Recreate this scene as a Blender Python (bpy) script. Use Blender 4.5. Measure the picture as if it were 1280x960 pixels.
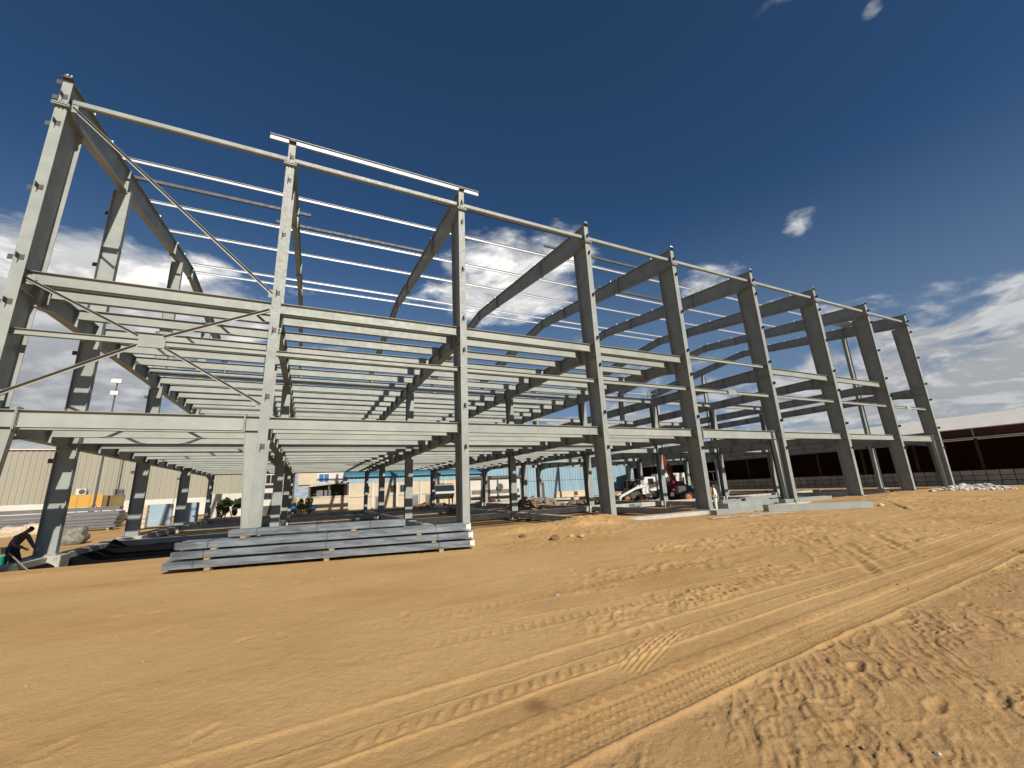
import bpy, bmesh, math, random
import numpy as np
from mathutils import Vector, Matrix
random.seed(7); rng = np.random.default_rng(7)
scene = bpy.context.scene
col = scene.collection
for o in list(bpy.data.objects): bpy.data.objects.remove(o)

# ------------------------------------------------------------------ camera
CF, CYAW, CPIT, CROL = 517.187, 0.45786, 0.24492, -0.044817
CPOS = np.array([8.4389, -16.7013, 1.6406])
_f = np.array([math.sin(CYAW)*math.cos(CPIT), math.cos(CYAW)*math.cos(CPIT), math.sin(CPIT)])
_r = np.array([math.cos(CYAW), -math.sin(CYAW), 0.0]); _u = np.cross(_r, _f)
_cr, _sr = math.cos(CROL), math.sin(CROL)
RR, UU = _cr*_r+_sr*_u, -_sr*_r+_cr*_u
cd = bpy.data.cameras.new('camera'); cam = bpy.data.objects.new('camera', cd); col.objects.link(cam)
cd.sensor_fit = 'HORIZONTAL'; cd.sensor_width = 36.0; cd.lens = CF/1280*36.0
cd.clip_start = 0.1; cd.clip_end = 6000
m = Matrix.Identity(4)
for i in range(3): m[i][0], m[i][1], m[i][2], m[i][3] = RR[i], UU[i], -_f[i], CPOS[i]
cam.matrix_world = m
scene.camera = cam
def ray(u, v): return (u-640)/CF*RR - (v-480)/CF*UU + _f
def at(u, v, ax, val):                       # photo pixel -> point on the plane axis = val
    d = ray(u, v); t = (val-CPOS[ax])/d[ax]; return CPOS+t*d

# ------------------------------------------------------------------ sun, sky, exposure
SUN = Vector((0.105, -1.0, 0.61)).normalized()
EL = math.asin(SUN.z); ROT = math.atan2(SUN.x, SUN.y)
sl = bpy.data.lights.new('sun', 'SUN'); sl.energy = 5.0; sl.angle = math.radians(0.53); sl.color = (1.0, 0.915, 0.80)
so = bpy.data.objects.new('sun', sl); col.objects.link(so)
so.rotation_euler = SUN.to_track_quat('Z', 'Y').to_euler(); so.location = (0, -60, 40)
scene.view_settings.view_transform = 'Standard'; scene.view_settings.look = 'None'
scene.view_settings.exposure = 0.2; scene.view_settings.gamma = 1.0
scene.view_settings.use_curve_mapping = False
scene.render.engine = 'CYCLES'
scene.render.resolution_x, scene.render.resolution_y = 1024, 768

class NT:                                    # tiny node-graph helper
    def __init__(s, tree): s.t = tree; s.n = tree.nodes; s.l = tree.links
    def node(s, typ, **kw):
        n = s.n.new(typ)
        for k, v in kw.items(): setattr(n, k, v)
        return n
    def put(s, sock, v):
        if hasattr(v, 'links'): s.l.new(v, sock)
        else: sock.default_value = v
    def math(s, op, a, b=0.0, c=None, clamp=False):
        n = s.node('ShaderNodeMath', operation=op, use_clamp=clamp)
        s.put(n.inputs[0], a); s.put(n.inputs[1], b)
        if c is not None: s.put(n.inputs[2], c)
        return n.outputs[0]
    def mix(s, f, a, b, blend='MIX'):
        n = s.node('ShaderNodeMix', data_type='RGBA', blend_type=blend)
        s.put(n.inputs[0], f); s.put(n.inputs[6], a); s.put(n.inputs[7], b); return n.outputs[2]
    def noise(s, vec, scale, detail=4, rough=0.55, dist=0.0):
        n = s.node('ShaderNodeTexNoise'); n.inputs['Scale'].default_value = scale
        n.inputs['Detail'].default_value = detail; n.inputs['Roughness'].default_value = rough
        n.inputs['Distortion'].default_value = dist
        if vec is not None: s.l.new(vec, n.inputs['Vector'])
        return n.outputs[0]
    def ramp(s, v, lo, hi, a=0.0, b=1.0, smooth=True):
        n = s.node('ShaderNodeMapRange', interpolation_type='SMOOTHSTEP' if smooth else 'LINEAR')
        s.put(n.inputs[0], v); s.put(n.inputs[1], lo); s.put(n.inputs[2], hi); s.put(n.inputs[3], a); s.put(n.inputs[4], b)
        return n.outputs[0]
    def vmul(s, v, k):
        n = s.node('ShaderNodeVectorMath', operation='MULTIPLY'); s.put(n.inputs[0], v); s.put(n.inputs[1], k); return n.outputs[0]
    def vadd(s, v, k):
        n = s.node('ShaderNodeVectorMath', operation='ADD'); s.put(n.inputs[0], v); s.put(n.inputs[1], k); return n.outputs[0]

world = bpy.data.worlds.new('World'); scene.world = world; world.use_nodes = True
W = NT(world.node_tree); W.n.clear()
sky = W.node('ShaderNodeTexSky', sky_type='NISHITA', sun_disc=False)
sky.sun_elevation = EL; sky.sun_rotation = ROT; sky.altitude = 2500; sky.air_density = 0.6; sky.dust_density = 0.9; sky.ozone_density = 1.5
tc = W.node('ShaderNodeTexCoord'); D = tc.outputs['Generated']
sx = W.node('ShaderNodeSeparateXYZ'); W.l.new(D, sx.inputs[0])
az = W.math('ARCTAN2', sx.outputs[0], sx.outputs[1]); el = W.math('ARCSINE', sx.outputs[2])
# clouds lie on a layer: coordinates divided by height, flattening towards the horizon
den = W.math('ADD', W.math('MAXIMUM', sx.outputs[2], 0.0), 0.22)
cv = W.node('ShaderNodeCombineXYZ')
W.put(cv.inputs[0], W.math('DIVIDE', sx.outputs[0], den)); W.put(cv.inputs[1], W.math('DIVIDE', sx.outputs[1], den)); W.put(cv.inputs[2], W.math('MULTIPLY', sx.outputs[2], 2.2))
CV = cv.outputs[0]
n1 = W.noise(CV, 3.2, 9, 0.58, 0.25)
n2 = W.noise(W.vadd(CV, (0.02, 0.045, -0.06)), 3.2, 9, 0.58, 0.25)
big = W.noise(CV, 0.9, 2, 0.5)
band = W.ramp(el, 0.05, 0.36, 0.22, -0.06)             # more cloud low down, all round
cover = W.math('ADD', band, W.math('MULTIPLY', W.math('SUBTRACT', big, 0.5), 0.30))
cover = W.math('ADD', cover, W.ramp(el, 0.30, 0.62, 0.0, -0.30))
def dirof(u, v):
    d = ray(u, v); d = d/np.linalg.norm(d); return math.atan2(d[0], d[1]), math.asin(d[2])
for u, v, du, dv, amp in [(655, 330, 115, 66, .42), (150, 355, 200, 80, .42), (60, 470, 180, 100, .34), (1008, 278, 44, 24, .25), (1230, 445, 120, 58, .06), (250, 30, 70, 30, .33), (75, 42, 45, 24, .33),
                          (965, 8, 55, 26, .46), (1090, 14, 28, 20, .44), (870, 72, 45, 12, .42), (885, 345, 48, 26, .26), (1130, 470, 170, 60, .12), (590, 330, 150, 70, .10), (1010, 150, 60, 20, -.30), (430, 120, 200, 90, -.30), (640, 170, 330, 90, -.2)]:
    a0, e0 = dirof(u, v); ra = abs(dirof(u+du, v)[0]-dirof(u-du, v)[0])/2; re = abs(dirof(u, v-dv)[1]-dirof(u, v+dv)[1])/2
    p = W.math('DIVIDE', W.math('SUBTRACT', az, a0), ra); q = W.math('DIVIDE', W.math('SUBTRACT', el, e0), re)
    d2 = W.math('ADD', W.math('MULTIPLY', p, p), W.math('MULTIPLY', q, q))
    g = W.ramp(d2, 0.0, 1.9, amp, 0.0)
    cover = W.math('ADD', cover, g)
dens = W.math('ADD', n1, cover)
mask = W.ramp(dens, 0.51, 0.76)
shade = W.math('SUBTRACT', n1, n2)
light = W.ramp(shade, -0.05, 0.10, 0.0, 1.0)
core = W.ramp(dens, 0.66, 1.0, 1.0, 0.75)
light = W.math('MULTIPLY', W.math('MULTIPLY_ADD', light, 0.5, 0.5), core)
lowgrey = W.ramp(el, 0.20, 0.45, 0.42, 1.0)
light = W.math('MULTIPLY', light, lowgrey)
ccol = W.mix(light, (1.7, 1.85, 2.15, 1), (11.0, 10.8, 10.3, 1))
skc = W.mix(1.0, sky.outputs[0], (0.52, 0.82, 0.95, 1), 'MULTIPLY')
skc = W.mix(W.ramp(el, 0.05, 0.62, 0.70, 0.0), skc, (1.65, 2.25, 3.0, 1))        # pale haze low in the sky
fin = W.mix(W.math('MULTIPLY', mask, 0.93), skc, ccol)
bg = W.node('ShaderNodeBackground'); W.l.new(fin, bg.inputs[0]); bg.inputs[1].default_value = 0.10
wo = W.node('ShaderNodeOutputWorld'); W.l.new(bg.outputs[0], wo.inputs[0])

# ------------------------------------------------------------------ materials
def mat(name, base, rough=0.6, metal=0.0, var=0.12, vscale=2.0, dirt=None, dirt_amt=0.35, bump=0.0, bscale=40.0, spec=0.5, obj_vec=True, stretch=(1, 1, 1), emit=None):
    m = bpy.data.materials.new(name); m.use_nodes = True; T = NT(m.node_tree); T.n.clear()
    out = T.node('ShaderNodeOutputMaterial'); b = T.node('ShaderNodeBsdfPrincipled'); T.l.new(b.outputs[0], out.inputs[0])
    tc = T.node('ShaderNodeTexCoord'); geo = T.node('ShaderNodeNewGeometry')
    V = T.vmul(tc.outputs['Object'] if obj_vec else geo.outputs['Position'], stretch)
    info = T.node('ShaderNodeObjectInfo')
    V = T.vadd(V, T.vmul(info.outputs['Location'], (1.37, 0.91, 0.73)))
    na = T.noise(V, vscale, 5, 0.6); 
    c = T.mix(T.ramp(na, 0.3, 0.7), tuple(x*(1-var) for x in base)+(1,), tuple(min(1, x*(1+var)) for x in base)+(1,))
    if dirt:
        nb = T.noise(V, vscale*3.1, 6, 0.65)
        c = T.mix(T.math('MULTIPLY', T.ramp(nb, 0.52, 0.78), dirt_amt), c, tuple(dirt)+(1,))
    if name.startswith('primer'):
        rs_ = T.noise(T.vmul(V, (1, 1, .35)), 2.3, 7, .7)
        c = T.mix(T.math('MULTIPLY', T.ramp(rs_, .60, .80), .42), c, (.19, .135, .085, 1))
        c = T.mix(T.math('MULTIPLY', T.ramp(T.noise(V, 11, 5, .7), .58, .75), .22), c, (.36, .36, .33, 1))
    rnd = T.ramp(info.outputs['Random'], 0, 1, 1-var*0.5, 1+var*0.5, False)
    c = T.mix(1.0, c, rnd, 'MULTIPLY')
    T.l.new(c, b.inputs['Base Color'])
    b.inputs['Metallic'].default_value = metal
    T.put(b.inputs['Roughness'], T.ramp(T.noise(V, vscale*5, 3), 0.3, 0.7, max(0, rough-.08), min(1, rough+.08)))
    b.inputs['Specular IOR Level'].default_value = spec
    if bump:
        bn = T.node('ShaderNodeBump'); bn.inputs['Strength'].default_value = bump; bn.inputs['Distance'].default_value = 0.02
        T.l.new(T.noise(V, bscale, 5, 0.65), bn.inputs['Height']); T.l.new(bn.outputs[0], b.inputs['Normal'])
    return m
M = {}
M['primer'] = mat('primer_paint', (.250, .278, .262), .55, 0, .11, 1.3, (.19, .185, .16), .40, .05, 25)
M['primer2'] = mat('primer_paint_joist', (.272, .296, .270), .55, 0, .10, 0.8, (.21, .205, .175), .35)
M['galv'] = mat('galvanised_steel', (.42, .455, .485), .5, .2, .10, 6)
M['galv2'] = mat('galvanised_bundle', (.20, .237, .268), .40, .5, .42, 2.2, (.40, .43, .45), .75, .12, 14, stretch=(.45, 1.5, 3.5))
M['brace'] = mat('brace_angle', (.26, .27, .25), .5, .1, .1, 2)
M['bolt'] = mat('dark_cleat', (.07, .07, .065), .6, .3, .3, 8)
M['boltw'] = mat('zinc_bolt', (.75, .75, .72), .35, .6, .1, 8)
M['conc'] = mat('concrete', (.40, .385, .34), .9, 0, .18, 1.5, (.25, .20, .13), .55, .4, 18)
M['timber'] = mat('timber', (.32, .22, .12), .8, 0, .2, 6, (.15, .10, .06), .4, .2, 30, stretch=(1, 6, 6))
M['white'] = mat('white_paint', (.62, .62, .60), .5, 0, .05, 2, (.5, .45, .38), .3)
M['render_w'] = mat('white_render', (.52, .505, .46), .9, 0, .08, .6, (.45, .40, .33), .4)
M['cream'] = mat('cream_render', (.50, .43, .31), .9, 0, .08, .5, (.40, .33, .22), .4)
M['tan'] = mat('tan_cladding', (.285, .275, .218), .6, 0, .05, .15, (.235, .222, .17), .3, stretch=(3, 3, .3))
M['blue'] = mat('blue_cladding', (.22, .345, .42), .55, 0, .10, .3, (.14, .30, .44), .35, stretch=(3, 3, .4))
M['teal'] = mat('teal_roof', (.06, .22, .30), .6, 0, .1, .4)
M['pblue'] = mat('pale_blue_sheet', (.26, .36, .42), .55, 0, .1, .6, (.22, .30, .33), .4)
M['yellow'] = mat('yellow_sheet', (.50, .28, .05), .6, 0, .06, .5)
M['olive'] = mat('olive_sheet', (.13, .095, .03), .7, 0, .2, 1)
M['greysheet'] = mat('grey_sheet', (.15, .15, .155), .55, .2, .12, .5)
M['darkgrey'] = mat('dark_grey', (.06, .06, .062), .6, 0, .2, 1)
M['black'] = mat('black_rubber', (.018, .018, .018), .75, 0, .2, 4)
M['red'] = mat('red_paint', (.17, .012, .013), .4, 0, .1, 2, (.12, .02, .02), .3)
M['orange'] = mat('orange_rim', (.42, .12, .035), .6, 0, .15, 4)
M['glass'] = mat('dark_glass', (.02, .025, .03), .12, 0, .1, 1)
M['brick'] = mat('red_brick', (.115, .040, .024), .9, 0, .25, 1.2, (.06, .03, .02), .5)
M['block'] = mat('block_wall', (.44, .40, .325), .9, 0, .18, 1.0, (.16, .13, .10), .5, .3, 14)
M['roofw'] = mat('white_roof_sheet', (.66, .63, .56), .6, 0, .06, .4, (.55, .46, .34), .3, stretch=(.5, 3, 1))
M['rust'] = mat('rusty_steel', (.05, .032, .026), .85, 0, .3, 2)
M['skin'] = mat('skin', (.16, .085, .05), .6)
M['hair'] = mat('hair', (.012, .010, .009), .7)
M['plaid'] = mat('grey_shirt', (.12, .115, .12), .9, 0, .35, 14, (.30, .28, .26), .5)
M['navy'] = mat('navy_trousers', (.025, .028, .045), .9)
M['cap'] = mat('maroon_cap', (.05, .012, .014), .8)
M['shirt_w'] = mat('white_cloth', (.72, .70, .62), .9)
M['green'] = mat('green_plastic', (.02, .26, .16), .4)
M['sack'] = mat('sack_cloth', (.46, .39, .28), .95, 0, .2, 3, (.25, .2, .14), .5)
M['bagdark'] = mat('dirty_bag', (.16, .16, .13), .9, 0, .5, 3, (.42, .40, .34), .7)
M['rubble'] = mat('rubble', (.32, .27, .20), .95, 0, .3, 3, (.14, .11, .08), .6, .4, 12)
M['whiterub'] = mat('white_rubble', (.48, .45, .40), .95, 0, .15, 3)
M['soil'] = mat('dark_soil', (.20, .125, .06), .95, 0, .3, 2, (.10, .065, .035), .6, .5, 9)
M['clod'] = mat('sandy_clod', (.40, .255, .125), .95, 0, .2, 6, (.28, .17, .08), .5, .5, 30)
M['leaf'] = mat('foliage', (.055, .075, .02), .8, 0, .45, 3)
M['trunk'] = mat('bark', (.10, .07, .045), .9)
M['bluecar'] = mat('blue_paint', (.03, .12, .30), .35)
M['lamp'] = mat('lamp_housing', (.75, .75, .75), .5)

def sand_material():
    m = bpy.data.materials.new('sand'); m.use_nodes = True; T = NT(m.node_tree); T.n.clear()
    out = T.node('ShaderNodeOutputMaterial'); b = T.node('ShaderNodeBsdfPrincipled'); T.l.new(b.outputs[0], out.inputs[0])
    P = T.node('ShaderNodeNewGeometry').outputs['Position']
    a = T.noise(P, 0.22, 5, .6); bb = T.noise(P, 1.7, 6, .65); g = T.noise(P, 160, 3, .7); h = T.noise(T.vmul(P, (1, 3.2, 1)), 0.9, 6, .6)
    c = T.mix(T.ramp(a, .32, .68), (.485, .298, .124, 1), (.56, .356, .156, 1))
    c = T.mix(T.math('MULTIPLY', T.ramp(bb, .52, .8), .45), c, (.40, .25, .115, 1))
    c = T.mix(T.math('MULTIPLY', T.ramp(h, .5, .78), .35), c, (.58, .385, .185, 1))
    c = T.mix(T.math('MULTIPLY', T.ramp(g, .45, .75), .35), c, (.38, .235, .108, 1))
    c = T.mix(T.math('MULTIPLY', T.ramp(T.noise(P, 60, 4, .7), .62, .74), .35), c, (.62, .46, .27, 1))
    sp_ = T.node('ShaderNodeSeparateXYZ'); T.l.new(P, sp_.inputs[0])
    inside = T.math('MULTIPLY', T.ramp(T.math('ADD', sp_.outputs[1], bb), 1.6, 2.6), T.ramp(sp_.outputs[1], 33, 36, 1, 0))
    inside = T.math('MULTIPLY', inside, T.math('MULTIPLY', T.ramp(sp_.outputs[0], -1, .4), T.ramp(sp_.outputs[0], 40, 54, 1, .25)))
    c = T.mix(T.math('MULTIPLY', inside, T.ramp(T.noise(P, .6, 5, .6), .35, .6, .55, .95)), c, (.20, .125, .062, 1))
    c = T.mix(T.math('MULTIPLY', T.ramp(T.noise(P, 5.5, 6, .7), .54, .74), .38), c, (.34, .205, .09, 1))
    c = T.mix(T.math('MULTIPLY', T.ramp(T.noise(T.vmul(P, (.6, 1.6, 1)), .38, 5, .65), .47, .68), .48), c, (.39, .215, .085, 1))
    vo = T.node('ShaderNodeTexVoronoi'); vo.inputs['Scale'].default_value = 14; T.l.new(P, vo.inputs['Vector'])
    c = T.mix(T.math('MULTIPLY', T.math('MULTIPLY', T.ramp(vo.outputs[0], .06, .16, 1, 0), T.ramp(T.noise(P, 2.2, 3), .5, .62)), .55), c, (.24, .15, .075, 1))
    spx = T.math('ADD', T.math('MULTIPLY', sp_.outputs[0], -.075), sp_.outputs[1])
    torn = T.ramp(T.math('ADD', spx, T.math('MULTIPLY', bb, .5)), -14.75, -14.45, 1, 0)
    c = T.mix(T.math('MULTIPLY', torn, .40), c, (.36, .225, .108, 1))
    c = T.mix(T.math('MULTIPLY', T.ramp(T.noise(P, 24, 5, .75), .5, .8), .5), c, (.36, .22, .10, 1))
    # a rusty spill stain on the sand
    sp = at(672, 884, 2, 0)
    dn = T.node('ShaderNodeVectorMath', operation='DISTANCE'); T.l.new(T.vadd(P, T.vmul(T.node('ShaderNodeTexNoise').outputs[1], (.03, .03, 0))), dn.inputs[0]); dn.inputs[1].default_value = tuple(sp)
    c = T.mix(T.ramp(dn.outputs[1], .02, .16, .6, 0), c, (.13, .055, .02, 1))
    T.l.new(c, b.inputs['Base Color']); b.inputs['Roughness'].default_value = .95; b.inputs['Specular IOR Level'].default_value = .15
    h1 = T.math('ADD', T.math('MULTIPLY', T.noise(P, 45, 6, .7), .7), T.math('MULTIPLY', T.noise(P, 14, 6, .7), .9))
    bn = T.node('ShaderNodeBump'); bn.inputs['Strength'].default_value = .7; bn.inputs['Distance'].default_value = .018
    T.l.new(h1, bn.inputs['Height']); T.l.new(bn.outputs[0], b.inputs['Normal'])
    return m
M['sand'] = sand_material()

# ------------------------------------------------------------------ geometry helpers
class MB:
    def __init__(s): s.v = []; s.f = []
    def add(s, vs, fs):
        k = len(s.v); s.v += [tuple(map(float, p)) for p in vs]; s.f += [tuple(i+k for i in f) for f in fs]; return s
    def box(s, x0, x1, y0, y1, z0, z1):
        return s.add([(x, y, z) for z in (z0, z1) for y in (y0, y1) for x in (x0, x1)],
                     [(0, 2, 3, 1), (4, 5, 7, 6), (0, 1, 5, 4), (2, 6, 7, 3), (0, 4, 6, 2), (1, 3, 7, 5)])
    def beam(s, a, b, w, h, up=(0, 0, 1)):           # rectangular bar between two points
        a, b = Vector(a), Vector(b); d = (b-a).normalized(); sd = d.cross(Vector(up))
        if sd.length < 1e-4: sd = d.cross(Vector((0, 1, 0)))
        sd.normalize(); u = sd.cross(d)
        vs = [p+sd*i*w/2+u*j*h/2 for p in (a, b) for i, j in ((-1, -1), (1, -1), (1, 1), (-1, 1))]
        return s.add(vs, [(3, 2, 1, 0), (4, 5, 6, 7), (0, 1, 5, 4), (1, 2, 6, 5), (2, 3, 7, 6), (3, 0, 4, 7)])
    def angle(s, a, b, w, t, up=(0, 0, 1)):           # L section
        a, b = Vector(a), Vector(b); d = (b-a).normalized(); sd = d.cross(Vector(up)).normalized(); u = sd.cross(d)
        pr = [(0, 0), (w, 0), (w, t), (t, t), (t, w), (0, w)]
        vs = [p+sd*i+u*j for p in (a, b) for i, j in pr]
        return s.add(vs, [(0, 1, 2, 3), (0, 3, 4, 5), (9, 8, 7, 6), (11, 10, 9, 6)]+[(k, k+6, (k+1) % 6+6, (k+1) % 6) for k in range(6)])
    def cyl(s, a, b, r0, r1=None, n=12):
        r1 = r0 if r1 is None else r1; a, b = Vector(a), Vector(b); d = (b-a).normalized()
        sd = d.orthogonal().normalized(); u = d.cross(sd)
        vs = [p+(sd*math.cos(2*math.pi*k/n)+u*math.sin(2*math.pi*k/n))*r for p, r in ((a, r0), (b, r1)) for k in range(n)]
        return s.add(vs, [tuple(range(n-1, -1, -1)), tuple(range(n, 2*n))]+[(k, (k+1) % n, (k+1) % n+n, k+n) for k in range(n)])
    def prism(s, poly, axis, lo, hi):                 # polygon (two coords) extruded along an axis
        n = len(poly); vs = []
        for c in (lo, hi):
            for p in poly:
                vs.append((c, p[0], p[1]) if axis == 0 else (p[0], c, p[1]) if axis == 1 else (p[0], p[1], c))
        return s.add(vs, [tuple(range(n-1, -1, -1)), tuple(range(n, 2*n))]+[(k, (k+1) % n, (k+1) % n+n, k+n) for k in range(n)])
    def isec(s, L, h, bf, tf=.016, tw=.010):          # I section along +X, bottom centre at the origin
        a, w = bf/2, tw/2
        pr = [(-a, 0), (a, 0), (a, tf), (w, tf), (w, h-tf), (a, h-tf), (a, h), (-a, h), (-a, h-tf), (-w, h-tf), (-w, tf), (-a, tf)]
        vs = [(x, y, z) for x in (0, L) for y, z in pr]
        caps = [(0, 1, 2, 11), (11, 2, 3, 10), (10, 3, 4, 9), (9, 4, 5, 8), (8, 5, 6, 7)]
        return s.add(vs, [c[::-1] for c in caps]+[tuple(i+12 for i in c) for c in caps]+[(k, (k+1) % 12, (k+1) % 12+12, k+12) for k in range(12)])
    def zsec(s, L, h=.145, b=.055, t=.012):            # Z purlin along +X
        pr = [(-b, h), (-b, h-t), (-t/2, h-t), (-t/2, 0), (b, 0), (b, t), (t/2, t), (t/2, h)]
        pr = [(y, z) for y, z in pr]
        vs = [(x, y, z) for x in (0, L) for y, z in pr]
        caps = [(0, 1, 2, 7), (2, 3, 6, 7), (3, 4, 5, 6)]
        return s.add(vs, caps+[tuple(i+8 for i in c[::-1]) for c in caps]+[((k+1) % 8, k, k+8, (k+1) % 8+8) for k in range(8)])
    def csec(s, L, h=.2, b=.06, t=.008):              # C channel along +X, web on the -Y side
        pr = [(0, 0), (b, 0), (b, t), (t, t), (t, h-t), (b, h-t), (b, h), (0, h)]
        vs = [(x, y, z) for x in (0, L) for y, z in pr]
        caps = [(0, 1, 2, 3), (0, 3, 4, 7), (4, 5, 6, 7)]
        return s.add(vs, [c[::-1] for c in caps]+[tuple(i+8 for i in c) for c in caps]+[(k, (k+1) % 8, (k+1) % 8+8, k+8) for k in range(8)])
    def member(s, outer, inner, axis, c, bf, tf=.02, tw=.014):
        """built-up tapered I member: web between two lines in the plane axis = c, a flange plate along each"""
        n = len(outer); poly = list(outer)+list(inner)[::-1]
        mk = lambda p, cc: (cc, p[0], p[1]) if axis == 0 else (p[0], cc, p[1])
        for k in range(n-1):
            q = [outer[k], outer[k+1], inner[k+1], inner[k]]
            s.add([mk(p, cc) for cc in (c-tw/2, c+tw/2) for p in q], [(0, 1, 2, 3), (7, 6, 5, 4)])
        for ln, oth in ((outer, inner), (inner, outer)):
            for k in range(n-1):
                p, q = Vector(ln[k]), Vector(ln[k+1]); d = (q-p).normalized(); nn = Vector((-d.y, d.x))
                if nn.dot(Vector(oth[k])-p) < 0: nn = -nn
                a, b_ = p+nn*tf, q+nn*tf
                s.add([mk(t, cc) for cc in (c-bf/2, c+bf/2) for t in (p, q, b_, a)],
                      [(0, 1, 2, 3), (7, 6, 5, 4), (0, 4, 5, 1), (1, 5, 6, 2), (2, 6, 7, 3), (3, 7, 4, 0)])
        return s
    def mesh(s, name, m, smooth=False):
        me = bpy.data.meshes.new(name); me.from_pydata(s.v, [], s.f); 
        bm = bmesh.new(); bm.from_mesh(me); bmesh.ops.recalc_face_normals(bm, faces=bm.faces); bm.to_mesh(me); bm.free()
        me.materials.append(M[m] if isinstance(m, str) else m)
        if smooth: me.polygons.foreach_set('use_smooth', [True]*len(me.polygons))
        return me
    def build(s, name, m, parent=None, loc=(0, 0, 0), rz=0.0, smooth=False): return link(name, s.mesh(name, m, smooth), parent, loc, rz)
def link(name, me, parent=None, loc=(0, 0, 0), rz=0.0):
    o = bpy.data.objects.new(name, me); col.objects.link(o); o.location = loc; o.rotation_euler = (0, 0, rz); o.parent = parent
    return o
def tag(o, label, cat, group=None, kind=None):
    if label: o['label'] = label
    if cat: o['category'] = cat
    if group: o['group'] = group
    if kind: o['kind'] = kind
    return o
def thing(name, label, cat, loc=(0, 0, 0), rz=0.0, group=None):
    o = bpy.data.objects.new(name, None); col.objects.link(o); o.empty_display_size = .3
    o.location = loc; o.rotation_euler = (0, 0, rz); return tag(o, label, cat, group)
def bevel(me, w=.01, seg=1):
    bm = bmesh.new(); bm.from_mesh(me); bmesh.ops.remove_doubles(bm, verts=bm.verts, dist=1e-5)
    bmesh.ops.bevel(bm, geom=bm.edges[:], offset=w, segments=seg, affect='EDGES', clamp_overlap=True); bm.to_mesh(me); bm.free(); return me

# value noise on arrays
_tab = {}
def vnoise(x, y, seed):
    r = _tab.get(seed)
    if r is None: r = _tab[seed] = np.random.default_rng(seed).random((256, 256))
    xi = np.floor(x).astype(int); yi = np.floor(y).astype(int); fx = x-xi; fy = y-yi
    fx = fx*fx*(3-2*fx); fy = fy*fy*(3-2*fy); a = xi & 255; b = yi & 255; a1 = (a+1) & 255; b1 = (b+1) & 255
    return (r[a, b]*(1-fx)+r[a1, b]*fx)*(1-fy)+(r[a, b1]*(1-fx)+r[a1, b1]*fx)*fy
def fbm(x, y, seed, o=4, g=.5):
    t = 0; a = 1; s = 0
    for k in range(o): t = t+a*vnoise(x*2**k+17.3*k, y*2**k-9.1*k, seed+k); s += a; a *= g
    return t/s-.5
def sstep(a, b, x): t = np.clip((x-a)/(b-a), 0, 1); return t*t*(3-2*t)

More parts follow.
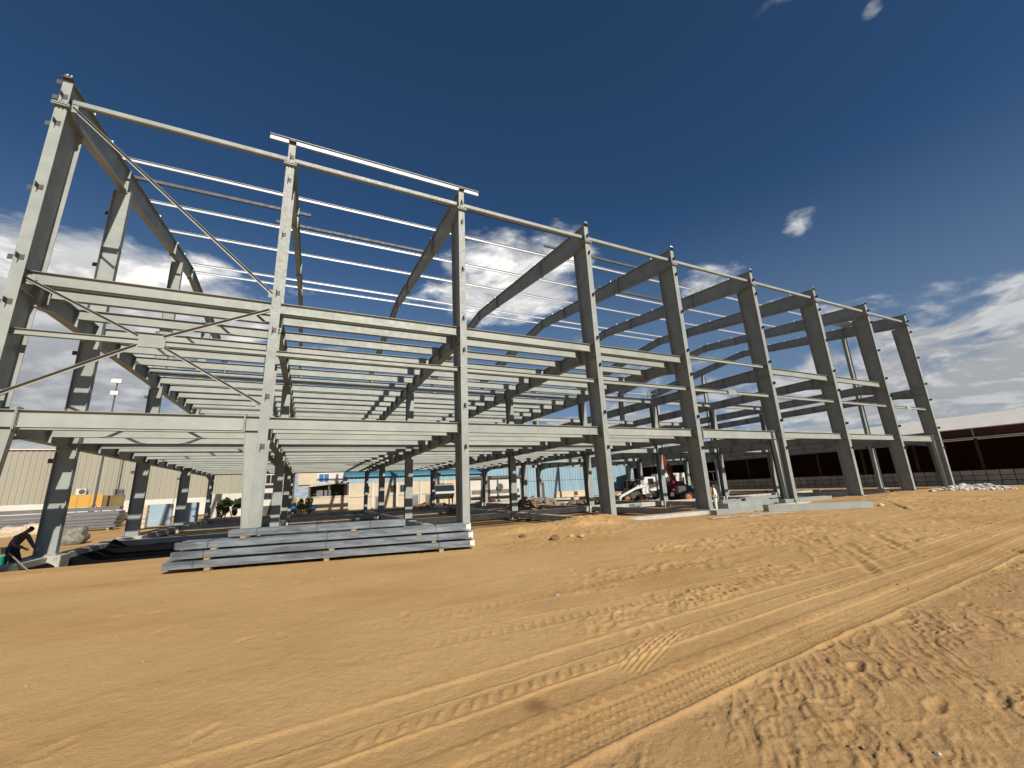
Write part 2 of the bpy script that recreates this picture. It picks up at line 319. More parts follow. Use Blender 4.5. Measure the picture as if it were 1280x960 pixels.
# ------------------------------------------------------------------ ground
XF = [0.0, 6.92, 14.34, 21.84, 28.54, 36.31, 44.08, 51.84, 58.88]      # frame lines
YB = 33.2                                                                # back column line
def ground_z(x, y, fine=True):
    x = np.asarray(x, float); y = np.asarray(y, float)
    far = 1-sstep(60, 140, np.hypot(x-20, y))
    z = .10*fbm(x/9, y/7, 3, 3)*far
    ins = sstep(.7, 1.7, y+.35*fbm(x/1.7, y/1.7, 5, 2))*sstep(-75, -60, x)*(1-sstep(60, 62, x))*(1-sstep(60, 75, y))
    z = z*(1-.5*ins)-.48*ins
    lip = sstep(1.1, 1.7, y+.25*fbm(x/1.1, y/1.1, 8, 3))*(1-sstep(9.9, 10.4, y))*sstep(.2, .5, x)*(1-sstep(5.8, 6.5, x))
    z = z-.35*lip
    z = z-.36*sstep(21.3, 22.1, x)*(1-sstep(36, 38, x))*sstep(-2.4, -.5, y)*(1-sstep(.4, 1, y))
    for bx, by, sx_, sy_, h in [(19.9, -.8, 1.9, .8, .24), (17.8, -1.7, 1.8, .8, .14), (15.9, -2.0, .8, .5, .10), (18.6, -2.2, .5, .3, .10), (19.6, -2.3, .35, .25, .10), (21.2, -.2, .7, .5, .12), (27.4, -.5, .8, .35, .16), (37.5, -4.2, 3.0, 1.6, .16), (43, -2.5, 3.5, 1.6, .14),
                                (22, 24, 3, 2, .5), (29, 21, 3, 2.5, .55), (50, -3, 5, 2, .10), (1, -1.1, 5, .7, .07), (24, -5, 5, 1.5, .07)]:
        z = z+h*np.exp(-((x-bx)/sx_)**2-((y-by)/sy_)**2)*(1+1.1*fbm(x*2.6, y*2.6, 21, 4, .65))
    if not fine: return z
    near = (1-sstep(45, 70, np.hypot(x-9, y+16)))*(1-sstep(.5, 1.2, y))
    z = z+(.020*fbm(x/.9, y/.9, 11, 4, .6)+.012*fbm(x*8, y*8, 13, 4, .75))*near
    yc = -13.92+.075*(x-9.7)+.0010*np.maximum(0, x-14)**2+.03*np.sin(x*.6)
    v = y-yc+.035*fbm(x*2.2, y*2.2, 31, 3)
    irr = .35+.95*vnoise(x*1.7, y*1.7, 33)
    def bandm(a, b, e=.03): return sstep(a-e, a+e, v)*(1-sstep(b-e, b+e, v))
    def ridge(c, w, h): return near*h*irr*np.exp(-((v-c)/w)**2)
    # churned ground on the near side of the track: torn ridges, clods and foot marks
    churn = (1-sstep(-.34, -.22, v))*near
    d0, d1 = .78, .63; q = x*d0+y*d1; w_ = -x*d1+y*d0
    wx = .35*fbm(x*1.3, y*1.3, 44, 3); wy = .35*fbm(x*1.3, y*1.3, 45, 3)
    rid = np.clip(1-np.abs(fbm((q+wx)*2.2, (w_+wy)*11, 41, 3, .5))*8, 0, 1)**1.5
    rid2 = np.clip(1-np.abs(fbm((q+wy)*6.0, (w_+wx)*15.0, 48, 3, .5))*8, 0, 1)**1.5
    sel = sstep(-.12, .16, fbm(x*1.2, y*1.4, 52, 3)); sel2 = sstep(-.02, .2, fbm(x*1.6+5, y*1.6, 53, 2))
    z = z+churn*(  .013*rid*sel+.011*rid2*sel2+.021*fbm(x*9, y*9, 47, 4, .65)*(.35+sel)+.04*fbm(x*1.7, y*1.7, 49, 2)-.012)
    fr_ = np.random.default_rng(5)
    nA, nB = .5*fbm(x*9, y*9, 301, 2), .7*fbm(x*9, y*9, 303, 2)
    for k in range(46):
        fx_, fy_, fa = fr_.uniform(10.5, 21), fr_.uniform(-16, -13.2), fr_.uniform(-.9, .5); c_, s_ = math.cos(fa), math.sin(fa)
        a_ = ((x-fx_)*c_+(y-fy_)*s_)/.12+nA; b_ = (-(x-fx_)*s_+(y-fy_)*c_)/.05+nB; rr = a_*a_+b_*b_
        z = z+churn*(-.018*np.exp(-rr**1.5)+.007*np.exp(-(np.sqrt(rr)-1.35)**2/.08)*irr)
    for k in range(40):
        fx_, fy_, fa = fr_.uniform(3, 14), fr_.uniform(-12.8, -3), fr_.uniform(-.6, .6)+1.2; c_, s_ = math.cos(fa), math.sin(fa)
        m_ = (np.abs(x-fx_) < .5) & (np.abs(y-fy_) < .5)
        if m_.any():
            a_ = ((x[m_]-fx_)*c_+(y[m_]-fy_)*s_)/.14+nA[m_]; b_ = (-(x[m_]-fx_)*s_+(y[m_]-fy_)*c_)/.06+nB[m_]; rr = a_*a_+b_*b_
            z[m_] += -.010*np.exp(-rr**1.5)+.005*np.exp(-(np.sqrt(rr)-1.35)**2/.1)
    # wheel tracks
    ph = x+.06*fbm(x*2, y*2, 61, 2)
    dots = np.maximum(0, np.sin(ph*2*np.pi/.072))*np.maximum(0, np.cos(v*2*np.pi/.095))
    z = z+near*bandm(-.22, .15)*(-.010+.013*dots*irr); z = z+ridge(-.25, .02, .012)
    lug = np.maximum(0, np.sin(ph*2*np.pi/.125+v*14))**.6
    z = z+near*bandm(.19, .30)*.016*lug*(vnoise(x*4, y*4, 71) > .3)*irr
    z = z-near*bandm(.33, .60)*.007; z = z+ridge(.62, .016, .009)
    z = z+near*bandm(.68, .80)*.017*np.maximum(0, np.sin(ph*2*np.pi/.14-v*18))**.6*(vnoise(x*3, y*3, 72) > .4)*irr
    z = z+ridge(.90, .016, .009)-near*bandm(.92, 1.20)*.007; z = z+ridge(1.24, .02, .008)
    z = z+near*bandm(1.32, 1.9, .12)*(.05*fbm(x*7, y*7, 75, 4, .6)+.022*np.clip(1-np.abs(fbm(q*3, w_*7, 77, 3))*7, 0, 1)*sel)*sstep(10.2, 12.5, x)
    pc = (x-11.7)*.90+(y+13.05)*.44; pw = -(x-11.7)*.44+(y+13.05)*.90       # slewed tread patch
    pm = (1-sstep(.45, .75, np.abs(pc+.1*fbm(x*4, y*4, 91, 2))))*(1-sstep(.10, .18, np.abs(pw)))
    z = z+pm*.006*np.sin((pw+.06*pc*pc)*2*np.pi/.055)
    for y0, sl, wd, dp, per, x0 in [(-11.7, .05, .22, .007, .14, 9), (-10.4, .085, .24, .008, .15, 9), (-9.0, .03, .2, .007, .12, 10), (-7.6, .07, .26, .010, .16, 12), (-6.1, -.02, .22, .009, .15, 13), (-5.0, .05, .25, .010, .16, 16), (-3.6, .02, .25, .010, .15, 20), (-9.8, .16, .24, .013, .16, 16), (-8.4, .17, .24, .013, .16, 18), (-2.2, -.05, .2, .012, .2, 22), (-11.0, .12, .25, .012, .16, 15), (-6.8, .12, .25, .012, .18, 22)]:
        vv = y-(y0+sl*(x-9.7)+.25*np.sin(x*.21+y0))+.05*fbm(x*1.5, y*1.5, 83, 2)
        mm = np.exp(-(vv/wd)**4)*near*sstep(x0-1, x0+3, x)*sstep(.35, .65, vnoise(x*.6, y*.6, 81))
        z = z+mm*(-dp+dp*1.6*np.maximum(0, np.sin(ph*2*np.pi/per+np.abs(vv)*22)))+near*.006*irr*np.exp(-((np.abs(vv)-wd*1.1)/.04)**2)*sstep(x0-1, x0+3, x)
    far_ch = near*sstep(10.5, 15, x)*sstep(-.10, .08, fbm(x*.3, y*.6, 95, 3))*sstep(1.3, 2.5, v)
    z = z+far_ch*(.05*fbm(x*4.2, y*5.5, 96, 4, .65)+.024*np.clip(1-np.abs(fbm(q*1.4, w_*4.4, 97, 3))*7, 0, 1))
    for fx_, fy_, an, ln, dp in [(17.8, -12.0, .6, 1.3, .022), (20.8, -11.2, .6, 1.4, .025), (19.2, -11.3, .62, 1.5, .022), (20.2, -13.6, .55, 1.0, .035), (33, -6.5, .5, 2, .05)]:
        a_ = (x-fx_)*math.cos(an)+(y-fy_)*math.sin(an); b_ = -(x-fx_)*math.sin(an)+(y-fy_)*math.cos(an)+.05*fbm(x*2, y*2, 99, 2)
        fm = np.exp(-(a_/ln)**4)*irr
        z = z+fm*(-dp*np.exp(-(b_/.07)**2)+dp*.8*np.exp(-((b_+.16)/.07)**2))
    for rr_ in (3.2, 3.9, 4.6):                              # turning arcs at the far right
        z = z+.010*np.exp(-((np.hypot(x-41.5, y+10.6)-rr_)/.14)**2)*near
    return z
def axis_pts(segs):
    out = []
    for a, b, st in segs: out.append(np.arange(a, b, st))
    return np.concatenate(out+[[segs[-1][1]]])
gx = axis_pts([(-2500, -300, 200), (-300, -60, 30), (-60, -14, 4), (-14, 2, .20), (2, 6, .05), (6, 8.6, .024), (8.6, 14.5, .014), (14.5, 18, .024), (18, 24, .04), (24, 40, .09), (40, 66, .25), (66, 120, 3), (120, 400, 35), (400, 2500, 300)])
gy = axis_pts([(-1500, -100, 200), (-100, -24, 8), (-24, -16, .3), (-16, -12.9, .013), (-12.9, -11.2, .022), (-11.2, -7, .04), (-7, -2, .07), (-2, 6, .12), (6, 36, .4), (36, 100, 4), (100, 400, 30), (400, 3500, 300)])
GX, GY = np.meshgrid(gx, gy); GZ = ground_z(GX, GY)
nx_, ny_ = len(gx), len(gy)
me = bpy.data.meshes.new('ground'); vv = np.stack([GX, GY, GZ], 2).reshape(-1, 3)
me.vertices.add(len(vv)); me.vertices.foreach_set('co', vv.ravel())
ii = (np.arange(ny_-1)[:, None]*nx_+np.arange(nx_-1)[None]).ravel()
ff = np.stack([ii, ii+1, ii+1+nx_, ii+nx_], 1)
me.loops.add(ff.size); me.loops.foreach_set('vertex_index', ff.ravel())
me.polygons.add(len(ff)); me.polygons.foreach_set('loop_start', np.arange(len(ff))*4)
me.polygons.foreach_set('use_smooth', np.ones(len(ff), bool)); me.update(calc_edges=True); me.materials.append(M['sand'])
g = link('ground', me); tag(g, 'tan sandy ground with tyre tracks and churned soil', 'ground', kind='structure')
def gz(x, y):
    i = min(max(int(np.searchsorted(gx, x))-1, 0), nx_-2); j = min(max(int(np.searchsorted(gy, y))-1, 0), ny_-2)
    a = (x-gx[i])/(gx[i+1]-gx[i]); b = (y-gy[j])/(gy[j+1]-gy[j])
    return float((GZ[j, i]*(1-a)+GZ[j, i+1]*a)*(1-b)+(GZ[j+1, i]*(1-a)+GZ[j+1, i+1]*a)*b)

# ------------------------------------------------------------------ the steel frame
FR = thing('steel_frame_building', 'tall pale grey steel building skeleton with columns, floor joists and open roof', 'building')
RIDGE = 16.7; EAVE = 16.05
def roof_z(y): return EAVE+.1*min(y, 2*RIDGE-y) if y <= RIDGE*2 else EAVE
def rafter_mesh():
    ys = [0.02, 1.25, 5.2, 12.6, RIDGE, 2*RIDGE-12.6, 2*RIDGE-5.2, YB-.95, YB+.28]
    zt = [roof_z(y) for y in ys]; dz = [1.06, 1.22, 1.08, .86, .80, .86, 1.08, 1.22, 1.06]
    b = MB().member(list(zip(ys, zt)), [(y, t-d) for y, t, d in zip(ys, zt, dz)], 0, 0, .26, .022, .014)
    for y in (0.02, YB+.26): b.box(-.13, .13, y-.01, y+.012, EAVE-1.05, EAVE+.0)
    for y in (5.2, 12.6, RIDGE, 2*RIDGE-12.6, 2*RIDGE-5.2):
        d = np.interp(y, ys, dz); t = roof_z(y); b.box(-.15, .15, y-.03, y+.03, t-d-.09, t+.004)
    return b.mesh('rafter', 'primer')
RAF = rafter_mesh()
CLIP = MB().box(-.05, .05, -.012, .012, 0, .20).mesh('purlin_cleat', 'boltw')
def column_mesh(bf=.31):
    b = MB().member([(0, 0), (0, 5), (0, 14.97)], [(.84, 0), (.95, 5), (1.22, 14.80)], 0, 0, bf, .022, .014)
    for z in (4.0, 4.48, 8.2, 8.92): b.box(-bf/2+.01, bf/2-.01, .024, .80, z-.008, z+.008)
    b.prism([(.0, 14.98), (1.24, 14.82), (1.24, 14.78), (0, 14.94)], 0, -bf/2-.03, bf/2+.03)
    return b.mesh('column', 'primer')
COLM = column_mesh()
CAP = MB().box(-.23, .23, -.10, .06, 14.99, 15.03).box(-.23, .23, -.10, .06, 14.92, 14.955).mesh('splice_plate', 'primer')
CAPB = MB()
for x in (-.15, -.05, .05, .15): CAPB.cyl((x, -.055, 14.86), (x, -.055, 15.09), .022, n=6)
CAPB = CAPB.mesh('bolt_row', 'bolt')
CLEAT = MB().box(-.035, .09, -.012, 0, -.09, .09).box(-.035, -.018, -.20, -.012, -.085, .085).mesh('girt_cleat', 'bolt')
TOPCL = MB().box(-.14, .14, -.13, .03, 0, .02).box(-.10, .10, -.06, -.04, .02, .16).mesh('eave_cleat', 'bolt')
TOPBO = MB().cyl((-.05, -.02, .02), (-.05, -.02, .20), .028, n=8).cyl((.06, -.02, .02), (.06, -.02, .19), .028, n=8).mesh('bolt', 'boltw')
BASE = MB().box(-.24, .24, -.12, .98, -.012, .022).mesh('base_plate', 'conc')
ANCH = MB().cyl((0, 0, .02), (0, 0, .11), .018, n=6).mesh('anchor_bolt', 'bolt')
STIFF = MB().prism([(-.13, 0), (-.02, 0), (-.02, .25)], 1, 0, .012)
cleat_z = [15.36, 14.25, 11.7, 9.2, 7.7, 5.17, 3.38]
for i, x in enumerate(XF):
    for side in (0, 1):
        c = link('column', COLM, FR, (x, 0 if side == 0 else YB+.3, 0), 0 if side == 0 else math.pi)
        link('base_plate', BASE, c); 
        if side == 0:
            [link('anchor_bolt', ANCH, c, (ax_, -.07, 0)) for ax_ in (-.19, .19)]
            link('splice_plate', CAP, c); link('bolt_row', CAPB, c)
            for z in cleat_z: link('girt_cleat', CLEAT, c, (0, 0, z+random.uniform(-.02, .02)))
            if i == 0:                                       # corner column: cleats on the gable face too
                for z in cleat_z+[16.0]: link('girt_cleat', CLEAT, c, (-.155, .12, z+.02), -math.pi/2)
    r = link('rafter', RAF, FR, (x, 0, 0))
    tcl = link('eave_cleat', TOPCL, r, (0, 0, EAVE+.002)); link('eave_bolt', TOPBO, r, (0, 0, EAVE+.002))
    for y in (1.75, 3.35, 4.35, 6.0, 7.95, 9.6, 11.2, 13.0, 14.6, 16.1, 17.3): link('purlin_cleat', CLIP, r, (.02, y+.03, roof_z(y)))
# interior columns up to the second floor
ICOL = MB().member([(-.2, 0), (-.2, 4.2), (-.2, 8.18)], [(.2, 0), (.2, 4.2), (.2, 8.18)], 0, 0, .46, .02, .014).box(-.26, .26, -.3, .3, -.02, .02).mesh('interior_column', 'primer')
for i in range(1, 8):
    for y in (11.1, 22.2): link('interior_column', ICOL, FR, (XF[i], y, 0))
# gable columns: web facing the front, cleats on the outer flange
for gi, x in ((0, 0.0), (8, XF[8])):
    for y in (5.25, 13.75, 23.2):
        zt = roof_z(y)-np.interp(y, [1.25, 5.2, 12.6, 16.7, 20.8, 28.2], [1.22, 1.08, .86, .8, .86, 1.08])-.02
        b = MB().member([(-.30, 0), (-.30, zt)], [(.30, 0), (.30, zt)], 1, 0, .26, .018, .012).box(-.36, .36, -.2, .2, -.02, .025)
        c = b.build('gable_column', 'primer', FR, (x, y, 0))
        for z in cleat_z[1:]:
            link('girt_cleat', CLEAT, c, (-.30 if gi == 0 else .30, -.02, z), -math.pi/2 if gi == 0 else math.pi/2)
# frame beams along Y at both floors
def fbeam(z0, z1, name):
    b = MB().member([(.95, z1), (2.2, z1), (YB-2, z1), (YB-.7, z1)], [(.95, z0-.22), (2.2, z0), (YB-2, z0), (YB-.7, z0-.22)], 0, 0, .30, .02, .012)
    for y in (.97, YB-.72): b.box(-.17, .17, y-.015, y+.015, z0-.26, z1+.03)
    for y in np.arange(1.6, 32.5, 2.02): b.box(-.14, .14, y-.006, y+.006, z0+.02, z1-.02)
    return b.mesh(name, 'primer')
FB1, FB2 = fbeam(3.86, 4.47, 'floor_beam'), fbeam(8.22, 8.92, 'floor_beam')
for x in XF:
    link('floor_beam', FB1, FR, (x, 0, 0)); link('floor_beam', FB2, FR, (x, 0, 0))
# joists and edge beams, bay by bay
JY = [1.62]+[3.5+2.02*k for k in range(15)]
for b_ in range(8):
    x0, x1 = XF[b_], XF[b_+1]; L = x1-x0
    jm = MB().isec(L-.34, .40, .20).mesh('joist', 'primer2')
    em = MB().isec(L-.04, .42, .20).mesh('edge_beam', 'primer2')
    gm = MB().isec(L-.04, .19, .14, .012, .010).mesh('girt', 'primer2')
    sm = MB().box(0, L-.08, -.09, .09, 0, .20); sm = bevel(sm.mesh('eave_strut', 'primer'), .02, 2)
    link('eave_strut', sm, FR, (x0+.04, .34, 15.34)); link('eave_strut', sm, FR, (x0+.04, YB-.04, 15.34))
    link('girt', gm, FR, (x0+.02, .36, 6.80))
    if b_ in (0, 4, 7):                                     # portal bay: tapered legs either side and a deeper beam between splice plates
        y = .42
        for sgn, xe in ((1, x0), (-1, x1)):
            o_ = [(xe+sgn*.17, 0), (xe+sgn*.17, 4.0)]; n_ = [(xe+sgn*.36, 0), (xe+sgn*.60, 4.0)]
            MB().member(o_, n_, 1, y, .22, .016, .012).build('portal_post', 'primer2', FR)
            st = MB().isec(.42, .52, .22).box(.42, .44, -.16, .16, -.07, .60); 
            MBs = st.build('portal_stub', 'primer2', FR, (xe+sgn*.17, y, 3.98), 0 if sgn > 0 else math.pi)
            bb = MB()
            for zz in (.02, .14, .26, .38, .5):
                for yy in (-.10, .10): bb.cyl((.40, yy, zz), (.485, yy, zz), .02, n=6)
            bb.build('splice_bolts', 'bolt', MBs)
        pb = MB().isec(L-1.24, .52, .22).box(0, .02, -.16, .16, -.07, .60).box(L-1.26, L-1.24, -.16, .16, -.07, .60)
        pb.build('portal_beam', 'primer2', FR, (x0+.62, y, 3.98))
        MB().box(-.36, .36, -.008, .008, -.18, .18).build('gusset_plate', 'primer2', FR, (x0+L*.5-.05, .27, 6.89))
    else:
        link('edge_beam', em, FR, (x0+.02, .45, 4.06))
    if b_ in (0, 1, 2, 3, 5, 6): link('edge_beam', em, FR, (x0+.02, .45, 8.52))
    if b_ == 4: link('girt', gm, FR, (x0+.02, .36, 8.85))
    link('edge_beam', em, FR, (x0+.02, YB-.2, 4.06)); link('edge_beam', em, FR, (x0+.02, YB-.2, 8.52))
    if b_ < 4:
        for k, y in enumerate(JY):
            link('joist', jm, FR, (x0+.17, y, 4.07)); link('joist', jm, FR, (x0+.17, y, 8.52))
            
    elif b_ < 7:
        for y in (11.1, 22.2): link('joist', jm, FR, (x0+.17, y, 8.52)); link('joist', jm, FR, (x0+.17, y, 4.07))
# bracing in the first bay
G0 = (3.38, .27, 6.9)
def brace(a, b, nm='brace'):
    a, b = Vector(a), Vector(b); d = (b-a).normalized(); n_ = Vector((-d.z, 0, d.x)); n_ = n_ if n_.z > 0 else -n_
    mb = MB().beam(a, b, .010, .085, n_)
    mb.beam(a+n_*.045+Vector((0, -.045, 0)), b+n_*.045+Vector((0, -.045, 0)), .10, .010, n_).build(nm, 'brace', FR)
brace((.10, .25, 8.62), (3.02, .25, 7.06)); brace((6.72, .25, 8.55), (3.72, .25, 7.08))
brace((.10, .25, 4.86), (3.06, .25, 6.72)); brace((6.70, .25, 4.92), (3.74, .25, 6.72))
brace((.12, .30, 15.22), (6.74, .30, 9.22))
for px, pz in ((.17, 8.6), (6.72, 8.55), (.17, 4.9), (6.72, 4.95), (.14, 15.2), (6.74, 9.25)): MB().box(-.14, .14, -.007, .007, -.16, .16).build('gusset_plate', 'primer', FR, (px, .28, pz))
# roof purlins
PY = [(4.35, 7), (7.95, 7), (11.2, 7), (16.1, 6), (17.3, 6)]
for y, nb in PY:
    for b_ in range(nb):
        x0 = XF[b_]; L = XF[b_+1]-x0
        MB().zsec(L+.24).build('roof_purlin', 'galv', FR, (x0-.12, y+(.02 if b_ % 2 else 0), roof_z(y)+.012+(.014 if b_ % 2 else 0)))
MB().zsec(9.2, .21, .07).build('eave_purlin', 'galv', FR, (6.08, .10, EAVE+.05))
for lab, xa, xb, y in [('loose dark purlin overhanging the rafter beside the long diagonal brace', -.05, 7.62, 6.0), ('loose purlin lying across two rafters beside the second bright purlin', 5.85, 14.5, 7.48),
                       ('loose purlin just behind the eave strut with a short free end', 13.3, 21.95, 1.72), ('loose dark purlin with a free end poking past the fourth column rafter', 20.9, 28.8, 3.35),
                       ('loose purlin resting on rafters above the wide bare bay', 28.2, 36.6, 7.4)]:
    o = bevel(MB().csec(xb-xa, .16, .10, .010).mesh('loose_purlin', 'darkgrey'), .004)
    tag(link('loose_purlin', o, None, (xa, y-.2, roof_z(y-.2)+.012)), lab, 'purlin', 'loose purlins on the rafters')
# bundle of sheets left on the last rafters
o = thing('roof_sheet_bundle', 'flat bundle of metal sheets lying on the end rafters', 'sheets', (52.6, 3.6, roof_z(3.6)+.05))
for k in range(3): MB().box(0, 5.8, k*.42, k*.42+.38, .0, .09).build('sheet_pack', 'pblue', o)
MB().box(0, .08, -.1, 1.4, -.04, -.002).box(5.7, 5.78, -.1, 1.4, -.04, -.002).build('bearer', 'timber', o)

# ------------------------------------------------------------------ foundations
FO = thing('concrete_foundation', 'concrete grade beams and pedestals under the steel columns', 'foundation')
GBX = {}
for b_ in range(8):
    x0, x1 = XF[b_]+.36, XF[b_+1]-.36
    for y in (0.4, 11.1, 22.2, YB-.2):
        if y == .4 and b_ in (0,): continue
        w = .26 if y == .4 else .2
        yy = y-.28 if y == .4 else y
        me_ = bevel(MB().box(0, x1-x0, -w, w, -.62 if y == .4 else -.40, -.045 if y == .4 else -.05).mesh('grade_beam', 'conc'), .02)
        link('grade_beam', me_, FO, (x0, yy, 0))
for x in XF:
    for a, b in ((1.1, 10.7), (11.5, 21.8), (22.6, YB-.8)):
        link('grade_beam', bevel(MB().box(-.2, .2, 0, b-a, -.40, -.05).mesh('grade_beam', 'conc'), .02), FO, (x, a, 0))
    for y in (.45, 11.1, 22.2, YB-.2):
        link('pedestal', bevel(MB().box(-.34, .34, -.62 if y in (.45, YB-.2) else -.36, .62 if y in (.45, YB-.2) else .36, -.75, -.022).mesh('pedestal', 'conc'), .02), FO, (x, y, 0))
for x in (0, XF[8]):
    for y in (5.25, 13.75, 23.2): link('pedestal', bevel(MB().box(-.55, .55, -.36, .36, -.75, -.024).mesh('pedestal', 'conc'), .02), FO, (x, y, 0))
#PART2
# ------------------------------------------------------------------ bundles of galvanised purlins in front
ST = at(201, 715, 2, .08); SE = at(592, 684, 2, .08)
SA = math.atan2(SE[1]-ST[1], SE[0]-ST[0]); SL = math.hypot(SE[0]-ST[0], SE[1]-ST[1])
sg = gz((ST[0]+SE[0])/2, (ST[1]+SE[1])/2)
def on_stack(x, y, z): return (ST[0]+x*math.cos(SA)-y*math.sin(SA), ST[1]+x*math.sin(SA)+y*math.cos(SA), sg+z)
layers = [(0, SL, 0, .085, 7, 'lowest bundle of grey galvanised purlins in the stack on the sand', True),
          (.17, SL-.03, .06, .298, 7, 'second bundle up of grey galvanised purlins in the stack', True),
          (.22, SL-.08, .12, .511, 6, 'third bundle up of grey galvanised purlins with white wrapped end', True),
          (1.20, 4.2, .34, .724, 4, 'short topmost bundle of galvanised purlins on the stack', False),
          (5.45, 0.0, .46, .74, 2, '', False)]
for x0, x1, y0, z0, n, lab, wrap in layers:
    if not lab: continue
    o = thing('purlin_bundle', lab, 'purlins', on_stack(x0, y0, z0), SA, 'bundles of galvanised purlins')
    L = x1-x0 if x0 < 1 else 4.35
    cm = [MB().csec(L-.05*k, .152, .125, .006).mesh('purlin', 'galv2') for k in range(3)]
    cm = [bevel(c_, .004) for c_ in cm]
    for k in range(n):
        dx = random.uniform(-.05, .02)*(1+k*.5)
        link('purlin', cm[k % 3], o, (dx, k*.135+random.uniform(0, .006), random.uniform(0, .004)), random.uniform(-.0012, .0012))
        link('purlin', cm[(k+1) % 3], o, (dx+random.uniform(-.06, .06), k*.135+.012, .012)) if k % 2 == 0 else None
    for sx_ in (.62, L*.47, L-.95):
        MB().box(sx_, sx_+.016, -.006, n*.135+.0, .168, .176).box(sx_, sx_+.016, -.010, -.004, -.006, .176).build('strap', 'bolt', o)
    if wrap:
        MB().box(L-.02, L+.03, -.016, .34, .01, .172).box(L-.10, L-.02, -.013, -.004, .03, .16).build('end_wrap', 'white', o)
for (x, y, z, w, lab) in [(.95, -.05, .0, 1.1, 'timber bearer under the lowest purlin bundle, towards its open end'), (3.6, -.06, .0, 1.1, 'timber bearer under the middle of the lowest purlin bundle'), (6.5, -.06, .0, 1.1, 'timber bearer under the white wrapped end of the lowest bundle'),
                           (.9, .0, .25, 1.0, 'thin timber spacer under the second purlin bundle'), (1.0, .05, .463, .95, 'thin timber spacer under the third purlin bundle'), (5.9, .05, .463, .95, 'thin timber spacer under the right part of the third bundle'), (3.7, .0, .25, 1.0, 'thin timber spacer at the middle of the second purlin bundle'), (6.3, .02, .25, 1.0, 'thin timber spacer by the wrapped end of the second bundle'),
                           (1.6, .10, .676, .95, 'timber spacer under the left part of the short top bundle'), (4.2, .10, .676, .95, 'timber spacer under the right part of the short top bundle')]:
    h = .083 if z == 0 else .046
    me_ = bevel(MB().box(-.06, .06, 0, w, 0, h).mesh('timber_bearer', 'timber'), .006)
    tag(link('timber_bearer', me_, None, on_stack(x, y, z), SA+random.uniform(-.06, .06)), lab, 'timber', 'timber under the purlin bundles')

# ------------------------------------------------------------------ steel lying on the ground by the far columns
def lying(name, pa, pb, z, h, bf, lab, m='primer', grp='beams lying on the ground'):
    a, b = at(*pa, 2, z), at(*pb, 2, z); L = math.hypot(b[0]-a[0], b[1]-a[1])
    zg = max(gz(a[0], a[1]), gz(b[0], b[1]), gz((a[0]+b[0])/2, (a[1]+b[1])/2))
    o = thing(name, lab, 'beam', (a[0], a[1], max(z-h/2, zg-.01)), math.atan2(b[1]-a[1], b[0]-a[0]), grp)
    MB().box(0, L, -bf/2, -bf/2+.02, 0, h).build('flange', m, o)
    MB().box(0, L, bf/2-.02, bf/2, 0, h).build('flange', m, o)
    MB().box(.01, L-.01, -bf/2+.021, bf/2-.021, h*.62, h*.62+.014).build('web', m, o)
    MB().box(-.02, -.001, -bf/2-.01, bf/2+.01, 0, h+.02).build('end_plate', m, o)
    return o
lying('steel_beam', (958, 636), (1087, 631), .16, .28, .5, 'long pale steel beam lying in front of the sixth column')
lying('steel_beam', (904, 633), (973, 625), .08, .28, .6, 'pale steel beam lying between columns behind the concrete kerb')
lying('steel_beam', (900, 628), (968, 620), .1, .22, .4, 'narrow pale steel beam lying behind the kerb near the white clothed worker')
lying('steel_beam', (893, 645), (957, 637), .0, .20, .3, 'low pale beam lying along the edge in front of the fifth column')
lying('steel_beam', (978, 627), (1036, 622), .05, .22, .4, 'short steel beam lying behind the long pale beam')
lying('steel_beam', (790, 632), (850, 619), -.15, .2, .4, 'steel beam lying inside the frame near the loader')
for pa, pb, w, lab in [((888, 650), (926, 647), .35, 'thin white sheet offcut lying on the sand by the kerb'), ((930, 648), (985, 641), .45, 'long white sheet offcut lying on the sand beside the pale beam')]:
    a, b = at(*pa, 2, .03), at(*pb, 2, .03); L = math.hypot(b[0]-a[0], b[1]-a[1])
    n = 10; mb = MB(); an = math.atan2(b[1]-a[1], b[0]-a[0])
    vs = []
    for k in range(n+1):
        for s_ in (-1, 1):
            lx = L*k/n; ly = s_*w/2*(1+.25*math.sin(k*2.1+s_)); wx = a[0]+lx*math.cos(an)-ly*math.sin(an); wy = a[1]+lx*math.sin(an)+ly*math.cos(an)
            vs.append((wx, wy, gz(wx, wy)+.02+.015*random.random()))
    top = [(2*k, 2*k+1, 2*k+3, 2*k+2) for k in range(n)]
    N = len(vs); vs2 = vs+[(p[0], p[1], p[2]-.012) for p in vs]
    mb.add(vs2, top+[tuple(i+N for i in f[::-1]) for f in top]+[(2*k, 2*k+2, 2*k+2+N, 2*k+N) for k in range(n)]+[(2*k+1, 2*k+1+N, 2*k+3+N, 2*k+3) for k in range(n)])
    tag(mb.build('sheet_offcut', 'whiterub'), lab, 'sheet', 'sheet offcuts on the sand')

